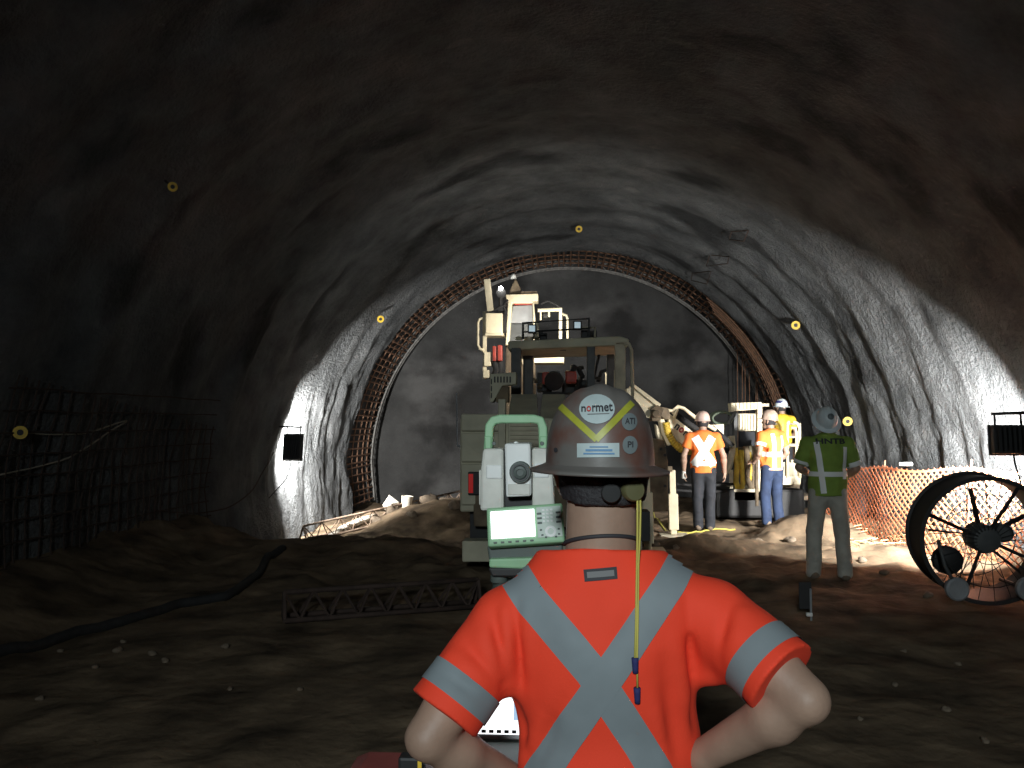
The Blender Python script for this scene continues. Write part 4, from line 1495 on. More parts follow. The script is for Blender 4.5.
def worker(label, loc, rz, Ht, arms, mats, head=(0, 0, 0), hat_tilt=0.0, full_brim=True, stance=0.10, lean=0.0, glove=None, sleeve=0.55, bulk=1.0, knee=0.02):
    s = Ht / 1.75
    root = thing('person', label, 'person', loc, rz)
    hq = Matrix.Rotation(head[2], 3, 'Z') @ Matrix.Rotation(head[0], 3, 'X') @ Matrix.Rotation(head[1], 3, 'Y')
    hc = Vector((0, 0.03 + lean, 1.62)) * s
    nb = Vector((0, -.02 + lean * .8, 1.47)) * s
    ch = Vector((0, -0.01 + lean * .6, 1.28)) * s
    wa = Vector((0, 0.0 + lean * .2, 1.06)) * s
    hp_ = Vector((0, 0, 0.94)) * s
    sh = {1: Vector((.185 * bulk, -.015 + lean * .7, 1.41)) * s, -1: Vector((-.185 * bulk, -.015 + lean * .7, 1.41)) * s}
    kn = {q: Vector((q * (stance * .6 + .045), knee, 0.50)) * s for q in (-1, 1)}
    an = {q: Vector((q * (stance + .0), -.02, 0.09)) * s for q in (-1, 1)}
    hj = {q: Vector((q * .09, 0, .90)) * s for q in (-1, 1)}
    # body: one continuous surface
    V = Vol((-.75 * s, -.45 * s, -.02), (.75 * s, .55 * s, 1.82 * s), 0.0105)
    head_shape(V, hc, hq, s)
    V.cone(nb - Vector((0, 0, .06)), hc - Vector((0, .025, .05)), .06 * s, .056 * s, .03)
    V.cone(hp_, ch, .11 * s, .125 * s, .04, 1.4)
    for q in (-1, 1):
        e, wr, hd, pn = [Vector(x) * s for x in arms[q]]
        V.cone(ch + Vector((0, 0, .06)), sh[q], .07 * s, .055 * s, .03)
        V.cone(sh[q], e, .05 * s, .041 * s, .02)
        V.cone(e, e.lerp(wr, .3), .042 * s, .044 * s, .02)
        V.cone(e.lerp(wr, .3), wr, .044 * s, .028 * s, .02)
        hand_shape(V, wr, hd, pn, -q, s, 0.45)
        V.cone(hj[q], kn[q], .075 * s, .052 * s, .03)
        V.cone(kn[q], an[q], .052 * s, .036 * s, .03)
        V.cone(an[q] - Vector((0, 0, .03 * s)), an[q] + Vector((q * .02, .13, -.05)) * s, .038 * s, .032 * s, .02)
    body = link('body', V.mesh('body'), M_skin, root)
    for q in (-1, 1):
        lpart('eye', MB().lathe(hc + hq @ (Vector((q * .033, .088, .012)) * s), hq @ Vector((0, 1, 0)), [(.004, -.006), (.011, -.002), (.009, .004), (.002, .006)], 10), M_dwhite, body, True)
    # trousers
    V = Vol((-.35 * s, -.3 * s, .0), (.35 * s, .35 * s, 1.12 * s), 0.0125)
    V.cone(hp_ - Vector((0, 0, .02)), wa, .142 * s * bulk, .135 * s * bulk, .04, 1.32)
    for q in (-1, 1):
        V.cone(hj[q] + Vector((0, -.02, 0)), kn[q], .105 * s, .078 * s, .05)
        V.cone(kn[q], an[q] + Vector((0, 0, -.02)), .078 * s, .075 * s, .03)
        for k in range(3):
            zz = (.14 + .07 * k) * s
            V.fold((q * (stance - .07), -.09, zz), (q * (stance + .07), -.09, zz + .02), .018, .008)
        V.fold((q * .03, -.10, .84 * s), (q * .15, -.11, .74 * s), .025, .010)
        V.fold((q * (stance * .6), -.08, .54 * s), (q * (stance * .6 + .09), -.08, .50 * s), .02, .008)
    V.cut((0, 0, .035 * s), (0, 0, -1))
    V.wrinkle(.004, 16, 3)
    link('trousers', V.mesh('trousers'), mats['trousers'], root)
    for q in (-1, 1):
        V = Vol((an[q].x - .09, an[q].y - .16, -.02), (an[q].x + .09, an[q].y + .30, .26), 0.010)
        V.cone(an[q] + Vector((0, -.03, -.04)), an[q] + Vector((q * .02, .15 * s, -.05)), .048 * s, .042 * s, .02)
        V.cone(an[q] + Vector((0, -.02, -.03)), an[q] + Vector((0, -.01, .12)), .05 * s, .046 * s, .02)
        V.cut((0, 0, 0), (0, 0, -1))
        link('boot', V.mesh('boot'), mats['boot'], root)
    # shirt / vest
    V = Vol((-.6 * s, -.36 * s, .82 * s), (.6 * s, .4 * s, 1.56 * s), 0.0115)
    V.cone(hp_ + Vector((0, 0, -.10)), wa, .182 * s * bulk, .172 * s * bulk, .05, 1.26)
    V.cone(wa, ch, .165 * s * bulk, .180 * s * bulk, .05, 1.4)
    V.cone(ch + Vector((0, 0, .02)), ch + Vector((0, -.01, .10)), .178 * s * bulk, .15 * s * bulk, .05, 1.4)
    for q in (-1, 1):
        e = Vector(arms[q][0]) * s
        V.cone(nb - Vector((0, 0, .045)), sh[q], .075 * s, .068 * s, .04)
        V.cone(sh[q], sh[q].lerp(e, sleeve + .12), .075 * s, .074 * s, .03)
        V.fold(sh[q] + Vector((-q * .03, -.08, -.02)), ch + Vector((q * .13, -.11, -.08)), .018, .008)
        V.fold(sh[q] + Vector((-q * .06, -.08, -.02)), ch + Vector((q * .09, -.12, -.12)), .018, .007)
    for k in range(4):
        V.fold((-.14 + .07 * k, -.13, .92 * s), (-.10 + .06 * k, -.13, 1.06 * s), .02, .008)
    V.cut((0, 0, .875 * s), (0, 0, -1))
    for q in (-1, 1):
        e = Vector(arms[q][0]) * s
        d = (e - sh[q]).normalized()
        c = sh[q].lerp(e, sleeve + .1)
        sl, X, Y, Z = V._sub(c + d * .10 - Vector((.14, .14, .14)), c + d * .10 + Vector((.14, .14, .14)))
        dd = (X - c.x) * d.x + (Y - c.y) * d.y + (Z - c.z) * d.z
        rad = np.sqrt((X - c.x) ** 2 + (Y - c.y) ** 2 + (Z - c.z) ** 2 - dd ** 2)
        V.F[sl] = np.where((rad < .13) & (abs(c.x) > .12) & (X * q > 0.10), np.maximum(V.F[sl], dd), V.F[sl])
    V.wrinkle(.0035, 20, 5)
    me = V.mesh('shirt')
    shirt = link('shirt', me, mats['shirt'], root)
    bv = bvh_of(me)
    # hair and hat
    lpart('hair', MB().lathe(hc + hq @ (Vector((0, -.012, .0)) * s), hq @ Vector((0, 0, 1)), [(.062 * s, -.06 * s), (.084 * s, -.03 * s), (.091 * s, .03 * s), (.088 * s, .07 * s)], 20, cap=False), M_hair, body, True)
    if full_brim:
        hm = hat_mesh(.108 * s, .128 * s, .135 * s, .150 * s, .168 * s, n=36)
    else:
        hm = hat_mesh(.108 * s, .128 * s, .135 * s, .116 * s, .138 * s, n=36, peak=.055)
    hat = lpart('hard_hat', hm, mats['hat'], root, 'auto')
    hm_q = hq.to_4x4() @ Matrix.Rotation(hat_tilt, 4, 'X')
    hat.matrix_local = Matrix.Translation(hc + hq @ (Vector((0, -.005, .052)) * s)) @ hm_q
    return root, shirt, bv, hat, body, s, sh


def P2(px, py, Y):
    p = W(px, py, Y)
    z = fz(p.x, p.y)
    return Vector((p.x, p.y, z))


TW = M_tape_w
# 1: man in orange with bright X on his back, left of the drill rig
b_ = P2(704, 527, 13.2)
relax = {-1: [(-.29, -.03, 1.13), (-.285, .05, .88), (0, .12, -1), (1, .2, 0)], 1: [(.30, -.03, 1.13), (.32, .06, .88), (.15, .25, -1), (-1, .2, 0)]}
r1, sh1, bv1, hat1, bod1, s1, _ = worker('person in orange shirt with wide pale X, dark trousers and pinkish hard hat', b_, math.radians(-4), 1.80,
                                      relax, dict(shirt=M_orange2, trousers=M_denim_dark, boot=M_boot, hat=M_hatp), head=(0.0, 0, 0.15), full_brim=False, stance=.085, sleeve=.5, bulk=1.06)
lpart('reflective_tape', back_band(bv1, [(-.13, 1.46), (.01, 1.22), (.145, 1.02)], .125), TW, sh1, True)
lpart('reflective_tape', back_band(bv1, [(.13, 1.46), (-.01, 1.22), (-.145, 1.02)], .125, off=.0075), TW, sh1, True)
lpart('reflective_tape', back_band(bv1, [(-.17, 1.045), (.17, 1.045)], .07, off=.007), TW, sh1, True)
lpart('glove', MB().lathe(Vector((-.285, .05, .875)) * s1, (0, .12, -1), [(.034, -.03), (.036, 0), (.042, .05), (.045, .09), (.036, .10)], 12), M_dwhite, bod1, True)

# 2: man in amber vest facing half left, in front of the drill rig
b_ = P2(772, 518, 13.5)
arm3 = {-1: [(-.27, -.05, 1.13), (-.20, .17, .99), (.1, 1, .05), (.3, 0, -1)], 1: [(.28, -.04, 1.14), (.22, .15, .95), (-.2, .8, -.3), (-.3, .1, -1)]}
r2, sh2, bv2, hat2, bod2, s2, j2 = worker('person in amber and orange vest, blue jeans and tan boots beside the drill rig', b_, math.radians(28), 1.79,
                                       arm3, dict(shirt=M_orange2, trousers=M_denim, boot=M_boot, hat=M_hatb), head=(0.1, 0, 0.5), full_brim=False, stance=.12, sleeve=.52, bulk=1.04)
lpart('reflective_tape', back_band(bv2, [(-.07, 1.47), (-.06, 1.2), (-.06, .89)], .065), TW, sh2, True)
lpart('reflective_tape', back_band(bv2, [(.12, 1.44), (.11, 1.2), (.11, .89)], .055), TW, sh2, True)
lpart('reflective_tape', ring_band(bv2, (0, 0, 1.12 * s2), (0, 0, 1), .075, off=.0085), TW, sh2, True)
lpart('reflective_tape', ring_band(bv2, (0, 0, .895 * s2), (0, 0, 1), .025, off=.006), TW, sh2, True)
lpart('vest_panel', back_band(bv2, [(.035, 1.42), (.035, 1.1), (.035, .90)], .145, off=.004), M_yelloworange, sh2, True)
lpart('vest_panel', back_band(bv2, [(.18, 1.34), (.18, 1.1), (.18, .90)], .10, off=.004), M_yelloworange, sh2, True)
lpart('reflective_tape', ring_band(bv2, j2[-1].lerp(Vector(arm3[-1][0]) * s2, .5), Vector(arm3[-1][0]) * s2 - j2[-1], .05, R=.105), TW, sh2, True)
for k in range(8):
    pass

# 3: man in the basket behind
b_ = W(784, 474, 15.6)
stp = 0.38
part('rear_step', MB().box((b_.x, 15.6, stp - .05), (0.9, 0.7, 0.08)).bar((b_.x - .3, 15.6, stp - .06), (b_.x - .3, 15.6, -.1), .04).bar((b_.x + .3, 15.6, stp - .06), (b_.x + .3, 15.6, -.1), .04).bar((b_.x, 15.3, stp - .06), (b_.x, 14.9, stp - .06), .04), M_mud, rig)
arm4 = {-1: [(-.27, .02, 1.16), (-.17, .22, 1.10), (.3, 1, .1), (.3, 0, -1)], 1: [(.28, .0, 1.15), (.2, .2, 1.05), (-.3, 1, 0), (-.3, 0, -1)]}
r3, sh3, bv3, hat3, bod3, s3, _ = worker('person with pale blue hard hat and yellow vest in the rig basket', Vector((b_.x - .02, 15.6, stp)), math.radians(10), 1.68,
                                      arm4, dict(shirt=M_yellow, trousers=M_denim_dark, boot=M_boot, hat=M_hatw), head=(0.05, 0, 0.3), full_brim=True, stance=.11)
lpart('hat_band', MB().lathe((0, 0, .055), (0, 0, 1), [(.107, 0), (.100, .03), (.095, .045)], 24, cap=False), M_navy, hat3, True)

# 4: man in the green vest
b_ = P2(829, 571, 9.15)
arm5 = {-1: [(-.27, .04, 1.16), (-.13, .21, 1.08), (.9, .5, .1), (0, .3, -1)], 1: [(.29, .02, 1.15), (.19, .19, 1.03), (-.8, .6, .1), (0, .3, -1)]}
r4, sh4, bv4, hat4, bod4, s4, j4 = worker('person in green vest with black lettering, grey trousers and white full brim hat', b_, math.radians(-6), 1.80,
                                       arm5, dict(shirt=M_greenvest, trousers=M_greypants, boot=M_boot, hat=M_hatw), head=(0.62, 0, 0.12), hat_tilt=.25, full_brim=True, stance=.155, sleeve=.76, bulk=1.08)
lpart('reflective_tape', back_band(bv4, [(-.125, 1.47), (-.09, 1.2), (-.06, .89)], .055), TW, sh4, True)
lpart('reflective_tape', back_band(bv4, [(.165, 1.42), (.155, 1.25), (.15, 1.08)], .04), TW, sh4, True)
lpart('reflective_tape', ring_band(bv4, (0, 0, 1.10 * s4), (0, 0, 1), .05, off=.0085), TW, sh4, True)
for q in (-1, 1):
    lpart('reflective_tape', ring_band(bv4, j4[q].lerp(Vector(arm5[q][0]) * s4, .76), Vector(arm5[q][0]) * s4 - j4[q], .05, R=.11), TW, sh4, True)
vs, fs = text_tris('HNTB', 1.0, .035)
xs_ = [v[0] for v in vs]
ys_ = [v[1] for v in vs]
out = []
for x, y in vs:
    lx = (x - (max(xs_) + min(xs_)) / 2) * .30 / (max(xs_) - min(xs_)) + 0.02
    lz = (y - (max(ys_) + min(ys_)) / 2) * .058 / (max(ys_) - min(ys_)) + 1.44 * s4
    h = bv4.ray_cast(Vector((lx, -1, lz)), Vector((0, 1, 0)))
    out.append((h[0] if h[0] else Vector((lx, -.1, lz))) + Vector((0, -.008, 0)))
lpart('lettering', MB().add(out, fs), M_ink, sh4, label='black capital letters across the shoulders')
lpart('hat_sticker', MB().lathe((0, -.062, .124), (0, -.45, .9), [(.001, 0), (.034, 0), (.034, .012), (.001, .016)], 16), M_stickergrey, hat4, True)
# survey stake behind his heels
p = floor_hit(808, 620)
t = thing('survey_stake', 'dark survey stake with a pale foot standing in the dirt behind the green vest', 'stake', p)
part('board', MB().box((p.x - .02, p.y, p.z + .20), (.10, .02, .22)), M_black, t, False, .004)
part('rod', MB().bar((p.x + .02, p.y - .02, p.z - .05), (p.x + .02, p.y - .02, p.z + .26), .009, 6), M_grey, t)
part('pale_foot', MB().box((p.x + .005, p.y - .02, p.z + .05), (.05, .03, .03)), M_white, t, False, .006)

# ---------------------------------------------------------------- total station on its tripod
YS = 2.3
ts0 = W(515, 600, YS)
ts = thing('total_station', 'pale green and white survey total station with lit screen, on a tripod before the surveyor', 'instrument', (ts0.x, YS + .1, 1.0))
hpx = [(488.5, 450), (490, 426), (494, 420.5), (501, 419), (534, 419), (540.5, 420.5), (543, 428), (543.5, 450)]
part('handle', MB().tube([W(p[0], p[1], YS + .07) for p in hpx], 0.01, 4, sq=(0.0125, 0.022)).pr(484.5, 436, 491.5, 449, YS + .045, .05).pr(539.5, 436, 547, 449, YS + .045, .05), M_green, ts, 'auto', 0.004)
for px in (494, 541):
    part('handle_screw', MB().lathe(W(px - (3 if px > 500 else -1) * 0 - (0 if px < 500 else -1), 443.5, YS + .043), (0, -1, 0), [(.0001, .003), (.005, .003), (.006, 0)], 12, cap=False), M_keydark, ts)
part('left_column', MB().pp([(480, 511), (480.5, 470), (483, 448.5), (503.5, 448.5), (504, 511)], YS + .02, 0.12), M_dwhite, ts, False, 0.008)
part('right_column', MB().pp([(532, 511), (531.5, 448), (547, 448), (553, 475), (555, 511)], YS + .02, 0.12), M_dwhite, ts, False, 0.008)
part('column_inset', MB().pr(486, 465, 502, 479, YS + .016, .02), M_white, ts, False, .004)
part('column_inset', MB().pr(534, 463, 549, 478, YS + .016, .02), M_white, ts, False, .004)
part('battery_door', MB().pr(479.0, 470, 481, 505, YS + .03, .1), M_dwhite, ts, False, .002)
part('inner_frame', MB().pr(503, 449, 533, 511, YS + .05, .07), M_black, ts)
tel = part('telescope', MB().pp([(504.5, 443.5), (530.5, 443.5), (531.5, 496), (506, 497)], YS - .015, 0.16), M_white, ts, False, 0.006)
part('sight_knob', MB().lathe(W(516, 443.5, YS + .03), (0, 0, 1), [(.006, 0), (.006, .004), (.002, .006)], 10), M_white, tel)
ey = part('eyepiece', MB().lathe(W(520.5, 472, YS - .015), (0, -1, 0), [(.030, -.01), (.030, .012), (.027, .018), (.018, .018), (.017, .030), (.010, .032), (.0095, .026), (.0005, .026)], 30), M_keydark, tel, 'auto')
part('focus_ring', MB().lathe(W(520.5, 472, YS - .015), (0, -1, 0), [(.024, .018), (.0235, .023), (.0195, .023), (.019, .018)], 30, cap=False), M_darkgrey, ey, 'auto')
part('data_plate', MB().pr(508, 484, 530, 495, YS - .019, .01), M_dwhite, tel, False, .002)
# control panel, tilted back
PA, PB, PCc, PD = W(485, 508, YS - .0), W(561, 503.5, YS - .0), W(564.5, 541, YS - .035), W(491, 546.5, YS - .035)
ex = ((PB - PA) + (PCc - PD)).normalized()
ez = ((PA - PD) + (PB - PCc)).normalized()
ez = (ez - ex * ez.dot(ex)).normalized()
en = ex.cross(ez)
if en.y > 0:
    en = -en
pw, ph = (PB - PA).length, (PA - PD).length
PM = (PA + PB + PCc + PD) / 4
RM = Matrix((ex, -en, ez)).transposed()


def panel_box(mb, u, v, du, dv, lift, th):
    return mb.box(PM + ex * (u * pw) + ez * (v * ph) + en * lift, (du * pw, th, dv * ph), RM)


pan = part('control_panel', panel_box(MB(), 0, 0, 1, 1, -.018, .036), M_green, ts, False, 0.006)
part('screen', panel_box(MB(), -.16, .035, .575, .70, .0015, .004), M_screen, pan, False, .001, label='lit white screen')
kp = part('keypad', panel_box(MB(), .315, .03, .32, .78, .0008, .003), M_key, pan, False, .001)
for i in range(3):
    for j in range(4):
        part('key', panel_box(MB(), .245 + .052 * i, .33 - .095 * j, .035, .05, .003, .004), M_white, kp, False, .001)
for j in range(3):
    for u in (.19, .435):
        part('key', panel_box(MB(), u, .25 - .12 * j, .06, .05, .003, .004), M_keydark, kp, False, .001)
for (u, v) in ((.2, -.17), (.215, -.3), (.43, -.17), (.43, -.3), (.26, -.36), (.39, -.36)):
    part('key', panel_box(MB(), u, v, .03, .04, .003, .004), M_keydark, kp, False, .001)
part('navigation_ring', MB().lathe(PM + ex * (.325 * pw) + ez * (-.22 * ph) + en * .001, en, [(.0085, 0), (.0085, .004), (.012, .005), (.0155, .004), (.0155, 0)], 20), M_white, kp, 'auto')
for i in range(6):
    part('key', panel_box(MB(), -.40 + .095 * i, -.415, .045, .045, .001, .004), M_keydark, pan, False, .001)
part('alidade_base', MB().pp([(487, 546), (563, 541), (563, 556), (540, 560), (489, 561)], YS + .01, .15), M_keydark, ts, False, .006)
trib = part('tribrach', MB().pp([(489, 559), (556, 557), (556, 566), (543, 570), (489, 568)], YS - .01, .17), M_green, ts, False, .006)
part('foot_screw', MB().lathe(W(499, 582, YS + .03), (0, 0, 1), [(.022, 0), (.024, .004), (.024, .018), (.010, .02), (.010, .035)], 16), M_keydark, trib, 'auto')
part('foot_screw', MB().lathe(W(548, 582, YS + .03), (0, 0, 1), [(.022, 0), (.024, .004), (.024, .018), (.010, .02), (.010, .035)], 16), M_keydark, trib, 'auto')
part('tribrach_base', MB().pp([(488, 568), (556, 568), (552, 577), (492, 577)], YS - .01, .17), M_black, trib, False, .005)
tz = W(515, 581, YS).z
tc = Vector((W(521, 581, YS).x, YS + .075, tz))
tri = thing('tripod', 'dark survey tripod carrying the total station', 'tripod', (tc.x, tc.y, 0.0))
part('tripod_head', MB().lathe(tc - Vector((0, 0, .06)), (0, 0, 1), [(.05, 0), (.085, .015), (.085, .05), (.06, .055)], 24), M_keydark, tri, 'auto')
for a in (math.radians(90), math.radians(180), math.radians(315)):
    d = Vector((math.cos(a), math.sin(a), 0))
    top = tc + d * .06 - Vector((0, 0, .03))
    ft = tc + d * .62
    ft.z = fz(ft.x, ft.y) - .01
    lg = part('leg', MB().bar(top, top.lerp(ft, .58), .022, 8), M_yellow if False else M_darkgrey, tri, True)
    part('lower_leg', MB().bar(top.lerp(ft, .5), ft, .014, 8, .006), M_black, lg, True)

# ---------------------------------------------------------------- site chest with laptop
cz = W(400, 746, 2.0).z
x0, x1 = W(346, 750, 1.9).x, W(440, 750, 1.9).x
bx = thing('tool_chest', 'dark red tool chest with rounded lid under the left elbow of the surveyor', 'chest', ((x0 + x1) / 2, 1.83, fz((x0 + x1) / 2, 1.83)))
gz0 = fz((x0 + x1) / 2, 1.83)
part('chest_body', MB().box(((x0 + x1) / 2, 1.83, (gz0 + cz - .08) / 2), (x1 - x0 - .02, .31, cz - .08 - gz0)), M_redcase, bx, False, .012)
part('lid', MB().box(((x0 + x1) / 2, 1.83, cz - .045), (x1 - x0, .34, .09)), M_redcase, bx, False, .04)
part('latch', MB().box(((x0 + x1) / 2, 1.655, cz - .09), (.05, .02, .07)), M_keydark, bx, False, .004)
tx0, tx1, tz0 = -.31, -.02, W(490, 766, 2.08).z
tb = thing('folding_table', 'small dark folding table under the laptop, hidden behind the arm', 'table', ((tx0 + tx1) / 2, 2.13, fz(-.2, 2.13)))
part('table_top', MB().box(((tx0 + tx1) / 2, 2.13, tz0 - .012), (tx1 - tx0, .28, .024)), M_keydark, tb, False, .004)
for qx in (tx0 + .03, tx1 - .03):
    for qy in (2.02, 2.24):
        part('leg', MB().bar((qx, qy, fz(qx, qy) - .01), (qx, qy, tz0 - .02), .012, 8), M_darkgrey, tb, True)
cz_l = tz0
lp0 = Vector((-.16, 2.13, cz_l))
lap = thing('laptop', 'silver laptop with glowing white screen, seen in the gap under the left arm', 'laptop', (lp0.x, 2.13, cz_l))
part('base', MB().box((lp0.x + .0, 2.10, cz_l + .008), (.28, .19, .016)), M_keydark, lap, False, .003)
lid_b = Vector((lp0.x, 2.205, cz_l + .016))
tilt = Matrix.Rotation(math.radians(-14), 3, 'X')
lid = part('display', MB().box(lid_b + tilt @ Vector((0, 0, .103)), (.28, .008, .20), tilt), M_grey, lap, False, .003)
part('screen', MB().box(lid_b + tilt @ Vector((0, -.0045, .105)), (.265, .002, .18), tilt), M_screen, lid, label='glowing white screen')
for u, du, v, dv in ((.062, .028, .10, .08), (.10, .04, .12, .045), (.10, .04, .07, .04)):
    part('screen_panel', MB().box(lid_b + tilt @ Vector((u - .025, -.006, v - .01)), (du, .0015, dv), tilt), M_screen_b, lid)
for i in range(12):
    part('screen_icon', MB().box(lid_b + tilt @ Vector((-.115 + .02 * i, -.006, .022)), (.012, .0015, .008), tilt), M_ink, lid)
tm = W(412, 760, 1.715)
tp = thing('handheld_radio', 'black handheld radio with a yellow stripe on the red tool chest under the left elbow', 'radio', (tm.x, 1.715, cz))
part('case', MB().box((tm.x, 1.715, cz + .046), (.052, .034, .092)), M_black, tp, False, .006)
part('stripe', MB().box((tm.x + .019, 1.697, cz + .05), (.008, .003, .075)), M_yellow, tp, label='yellow stripe')
part('speaker_grille', MB().box((tm.x - .006, 1.697, cz + .03), (.03, .002, .035)), M_darkgrey, tp, False, .0008)

# ---------------------------------------------------------------- surveyor in the foreground
gx = W(604, 700, 1.78)
man = thing('person', 'person in orange shirt with grey reflective X and brown full brim hat, hands on hips', 'person', (gx.x, 1.78, fz(gx.x, 1.78)))
Yb = 1.78
J = dict(
    neck=W(601, 550, 1.79), headc=W(601, 470, 1.80),
    shL=W(506, 624, 1.76), shR=W(715, 616, 1.74),
    elL=W(427, 738, 1.66), elR=W(806, 700, 1.60),
    wrL=W(531, 790, 1.86), wrR=W(700, 757, 1.75),
    chest=W(605, 640, 1.78), waist=W(610, 770, 1.80))
pel = Vector((J['waist'].x, 1.80, 0.84))
BO = (-.62, 1.30, -.03)
BH = (.78, 2.25, 1.78)
V = Vol(BO, BH, 0.0072)
hq = Matrix.Rotation(math.radians(6), 3, 'Z') @ Matrix.Rotation(math.radians(-4), 3, 'X')
head_shape(V, J['headc'], hq, 1.0)
V.cone(J['neck'] - Vector((0, 0, .10)), J['headc'] - Vector((0, .030, .055)), .075, .066, .03)
V.cone(J['neck'] - Vector((0.03, -.01, .03)), J['headc'] - Vector((0.035, .035, .05)), .038, .030, .03)
V.cone(J['neck'] - Vector((-0.03, -.01, .03)), J['headc'] - Vector((-0.035, .035, .05)), .038, .030, .03)
for q in (-1, 1):
    V.cone(J['headc'] + hq @ Vector((q * .088, -.008, .010)), J['headc'] + hq @ Vector((q * .080, .0, -.052)), .019, .010, .008)
    V.cone(J['headc'] + hq @ Vector((q * .096, -.016, .008)), J['headc'] + hq @ Vector((q * .088, -.010, -.040)), .012, .008, .006)
V.cone(pel, J['chest'], .12, .13, .04, 1.4)
for q, e, wr_ in (('shL', 'elL', 'wrL'), ('shR', 'elR', 'wrR')):
    V.cone(J['chest'] + Vector((0, 0, .07)), J[q], .07, .055, .03)
    V.cone(J[q], J[e], .055, .040, .02)
    V.cone(J[e] + (J[q] - J[e]).normalized() * .06, J[e], .049, .038, .015)
    V.cone(J[e], J[e].lerp(J[wr_], .28), .038, .047, .015)
    V.cone(J[e].lerp(J[wr_], .28), J[wr_], .047, .031, .02)
hand_shape(V, J['wrL'], Vector((.25, .8, -.35)), Vector((1, .1, 0)), 1, 1.0, .4)
hand_shape(V, J['wrR'], Vector((-.35, .8, -.25)), Vector((-1, .1, 0)), -1, 1.0, .4)
hipj = {-1: pel + Vector((-.095, 0, -.04)), 1: pel + Vector((.095, 0, -.04))}
g0 = wl(man).z
knj = {q: Vector((pel.x + q * .13, 1.83, .45)) for q in (-1, 1)}
anj = {q: Vector((pel.x + q * .15, 1.79, g0 + .09)) for q in (-1, 1)}
for q in (-1, 1):
    V.cone(hipj[q], knj[q], .08, .055, .03)
    V.cone(knj[q], anj[q], .055, .038, .03)
    V.cone(anj[q] + Vector((0, 0, -.03)), anj[q] + Vector((q * .02, .13, -.05)), .038, .032, .02)
me = V.mesh('body')


def wlink(name, me, mat, parent):
    off = wl(parent)
    me.transform(Matrix.Translation(-off))
    return link(name, me, mat, parent)


body = wlink('body', me, M_skin, man)
for q in (-1, 1):
    part('eye', MB().lathe(J['headc'] + hq @ Vector((q * .033, .088, .012)), hq @ Vector((0, 1, 0)), [(.004, -.006), (.011, -.002), (.009, .004), (.002, .006)], 12), M_dwhite, body, True)
# trousers, belt and boots (below the frame)
V = Vol((pel.x - .36, 1.5, g0), (pel.x + .36, 2.1, 1.02), .012)
V.cone(pel - Vector((0, 0, .02)), pel + Vector((0, 0, .1)), .165, .16, .04, 1.25)
for q in (-1, 1):
    V.cone(hipj[q] + Vector((0, -.02, 0)), knj[q], .11, .08, .05)
    V.cone(knj[q], anj[q], .08, .08, .03)
V.cut((0, 0, g0 + .035), (0, 0, -1))
V.wrinkle(.004, 16, 3)
wlink('trousers', V.mesh('trousers'), M_denim_dark, man)
for q in (-1, 1):
    V = Vol((anj[q].x - .1, 1.6, g0 - .02), (anj[q].x + .1, 2.1, g0 + .3), .010)
    V.cone(anj[q] + Vector((0, -.03, -.04)), anj[q] + Vector((q * .02, .15, -.05)), .05, .044, .02)
    V.cone(anj[q] + Vector((0, -.02, -.03)), anj[q] + Vector((0, -.01, .12)), .054, .06, .02)
    V.cut((0, 0, g0), (0, 0, -1))
    wlink('boot', V.mesh('boot'), M_boot, man)
# shirt
V = Vol((-.56, 1.42, .72), (.74, 2.15, 1.46), 0.0058)
wa = Vector((J['waist'].x, 1.80, J['waist'].z))
V.cone(pel - Vector((0, 0, .06)), wa, .185, .178, .05, 1.4)
V.cone(wa, J['chest'] + Vector((0, 0, -.02)), .178, .188, .05, 1.45)
V.cone(J['chest'] + Vector((-.02, 0, .0)), J['chest'] + Vector((-.01, 0.01, .11)), .19, .15, .06, 1.45)
V.cone(J['chest'] + Vector((-.09, -.03, .06)), J['chest'] + Vector((-.06, -.02, -.02)), .10, .10, .05, 1.2)
V.cone(J['chest'] + Vector((.09, -.03, .06)), J['chest'] + Vector((.06, -.02, -.02)), .10, .10, .05, 1.2)
V.cone(J['neck'] + Vector((0, 0, -.055)), J['neck'] + Vector((0, .005, .012)), .092, .079, .03)
for q, e in (('shL', 'elL'), ('shR', 'elR')):
    V.cone(J['neck'] + Vector((0, 0, -.07)), J[q] + Vector((0, 0, .004)), .080, .060, .04)
    d = (J[e] - J[q])
    hem = J[q] + d * (.84 if q == 'shL' else .80)
    V.cone(J[q], hem + d.normalized() * .04, .070 if q == 'shL' else .070, .080 if q == 'shL' else .085, .03)


V.cone(W(712, 650, 1.74), W(714, 672, 1.73), .035, .022, .05)
V.cone(W(508, 655, 1.75), W(508, 676, 1.74), .03, .02, .05)


def on_vol(px, py):
    d = ray(px, py)
    for k_ in range(240):
        p = CAM + d * (1.35 + k_ * .004)
        i_ = [int(round((p[q_] - V.lo[q_]) / V.h)) for q_ in range(3)]
        if all(0 <= i_[q_] < V.n[q_] for q_ in range(3)) and V.F[i_[0], i_[1], i_[2]] < 0:
            return p
    return None


def SF(px0, py0, px1, py1, Y, w_, h_, Y2=None):
    a_, b_ = on_vol(px0, py0), on_vol(px1, py1)
    if a_ and b_:
        m_ = on_vol((px0 + px1) / 2, (py0 + py1) / 2) or (a_ + b_) / 2
        V.fold(a_, m_.lerp(b_, .35), w_, h_)
        V.fold(a_.lerp(m_, .65), b_, w_, h_)


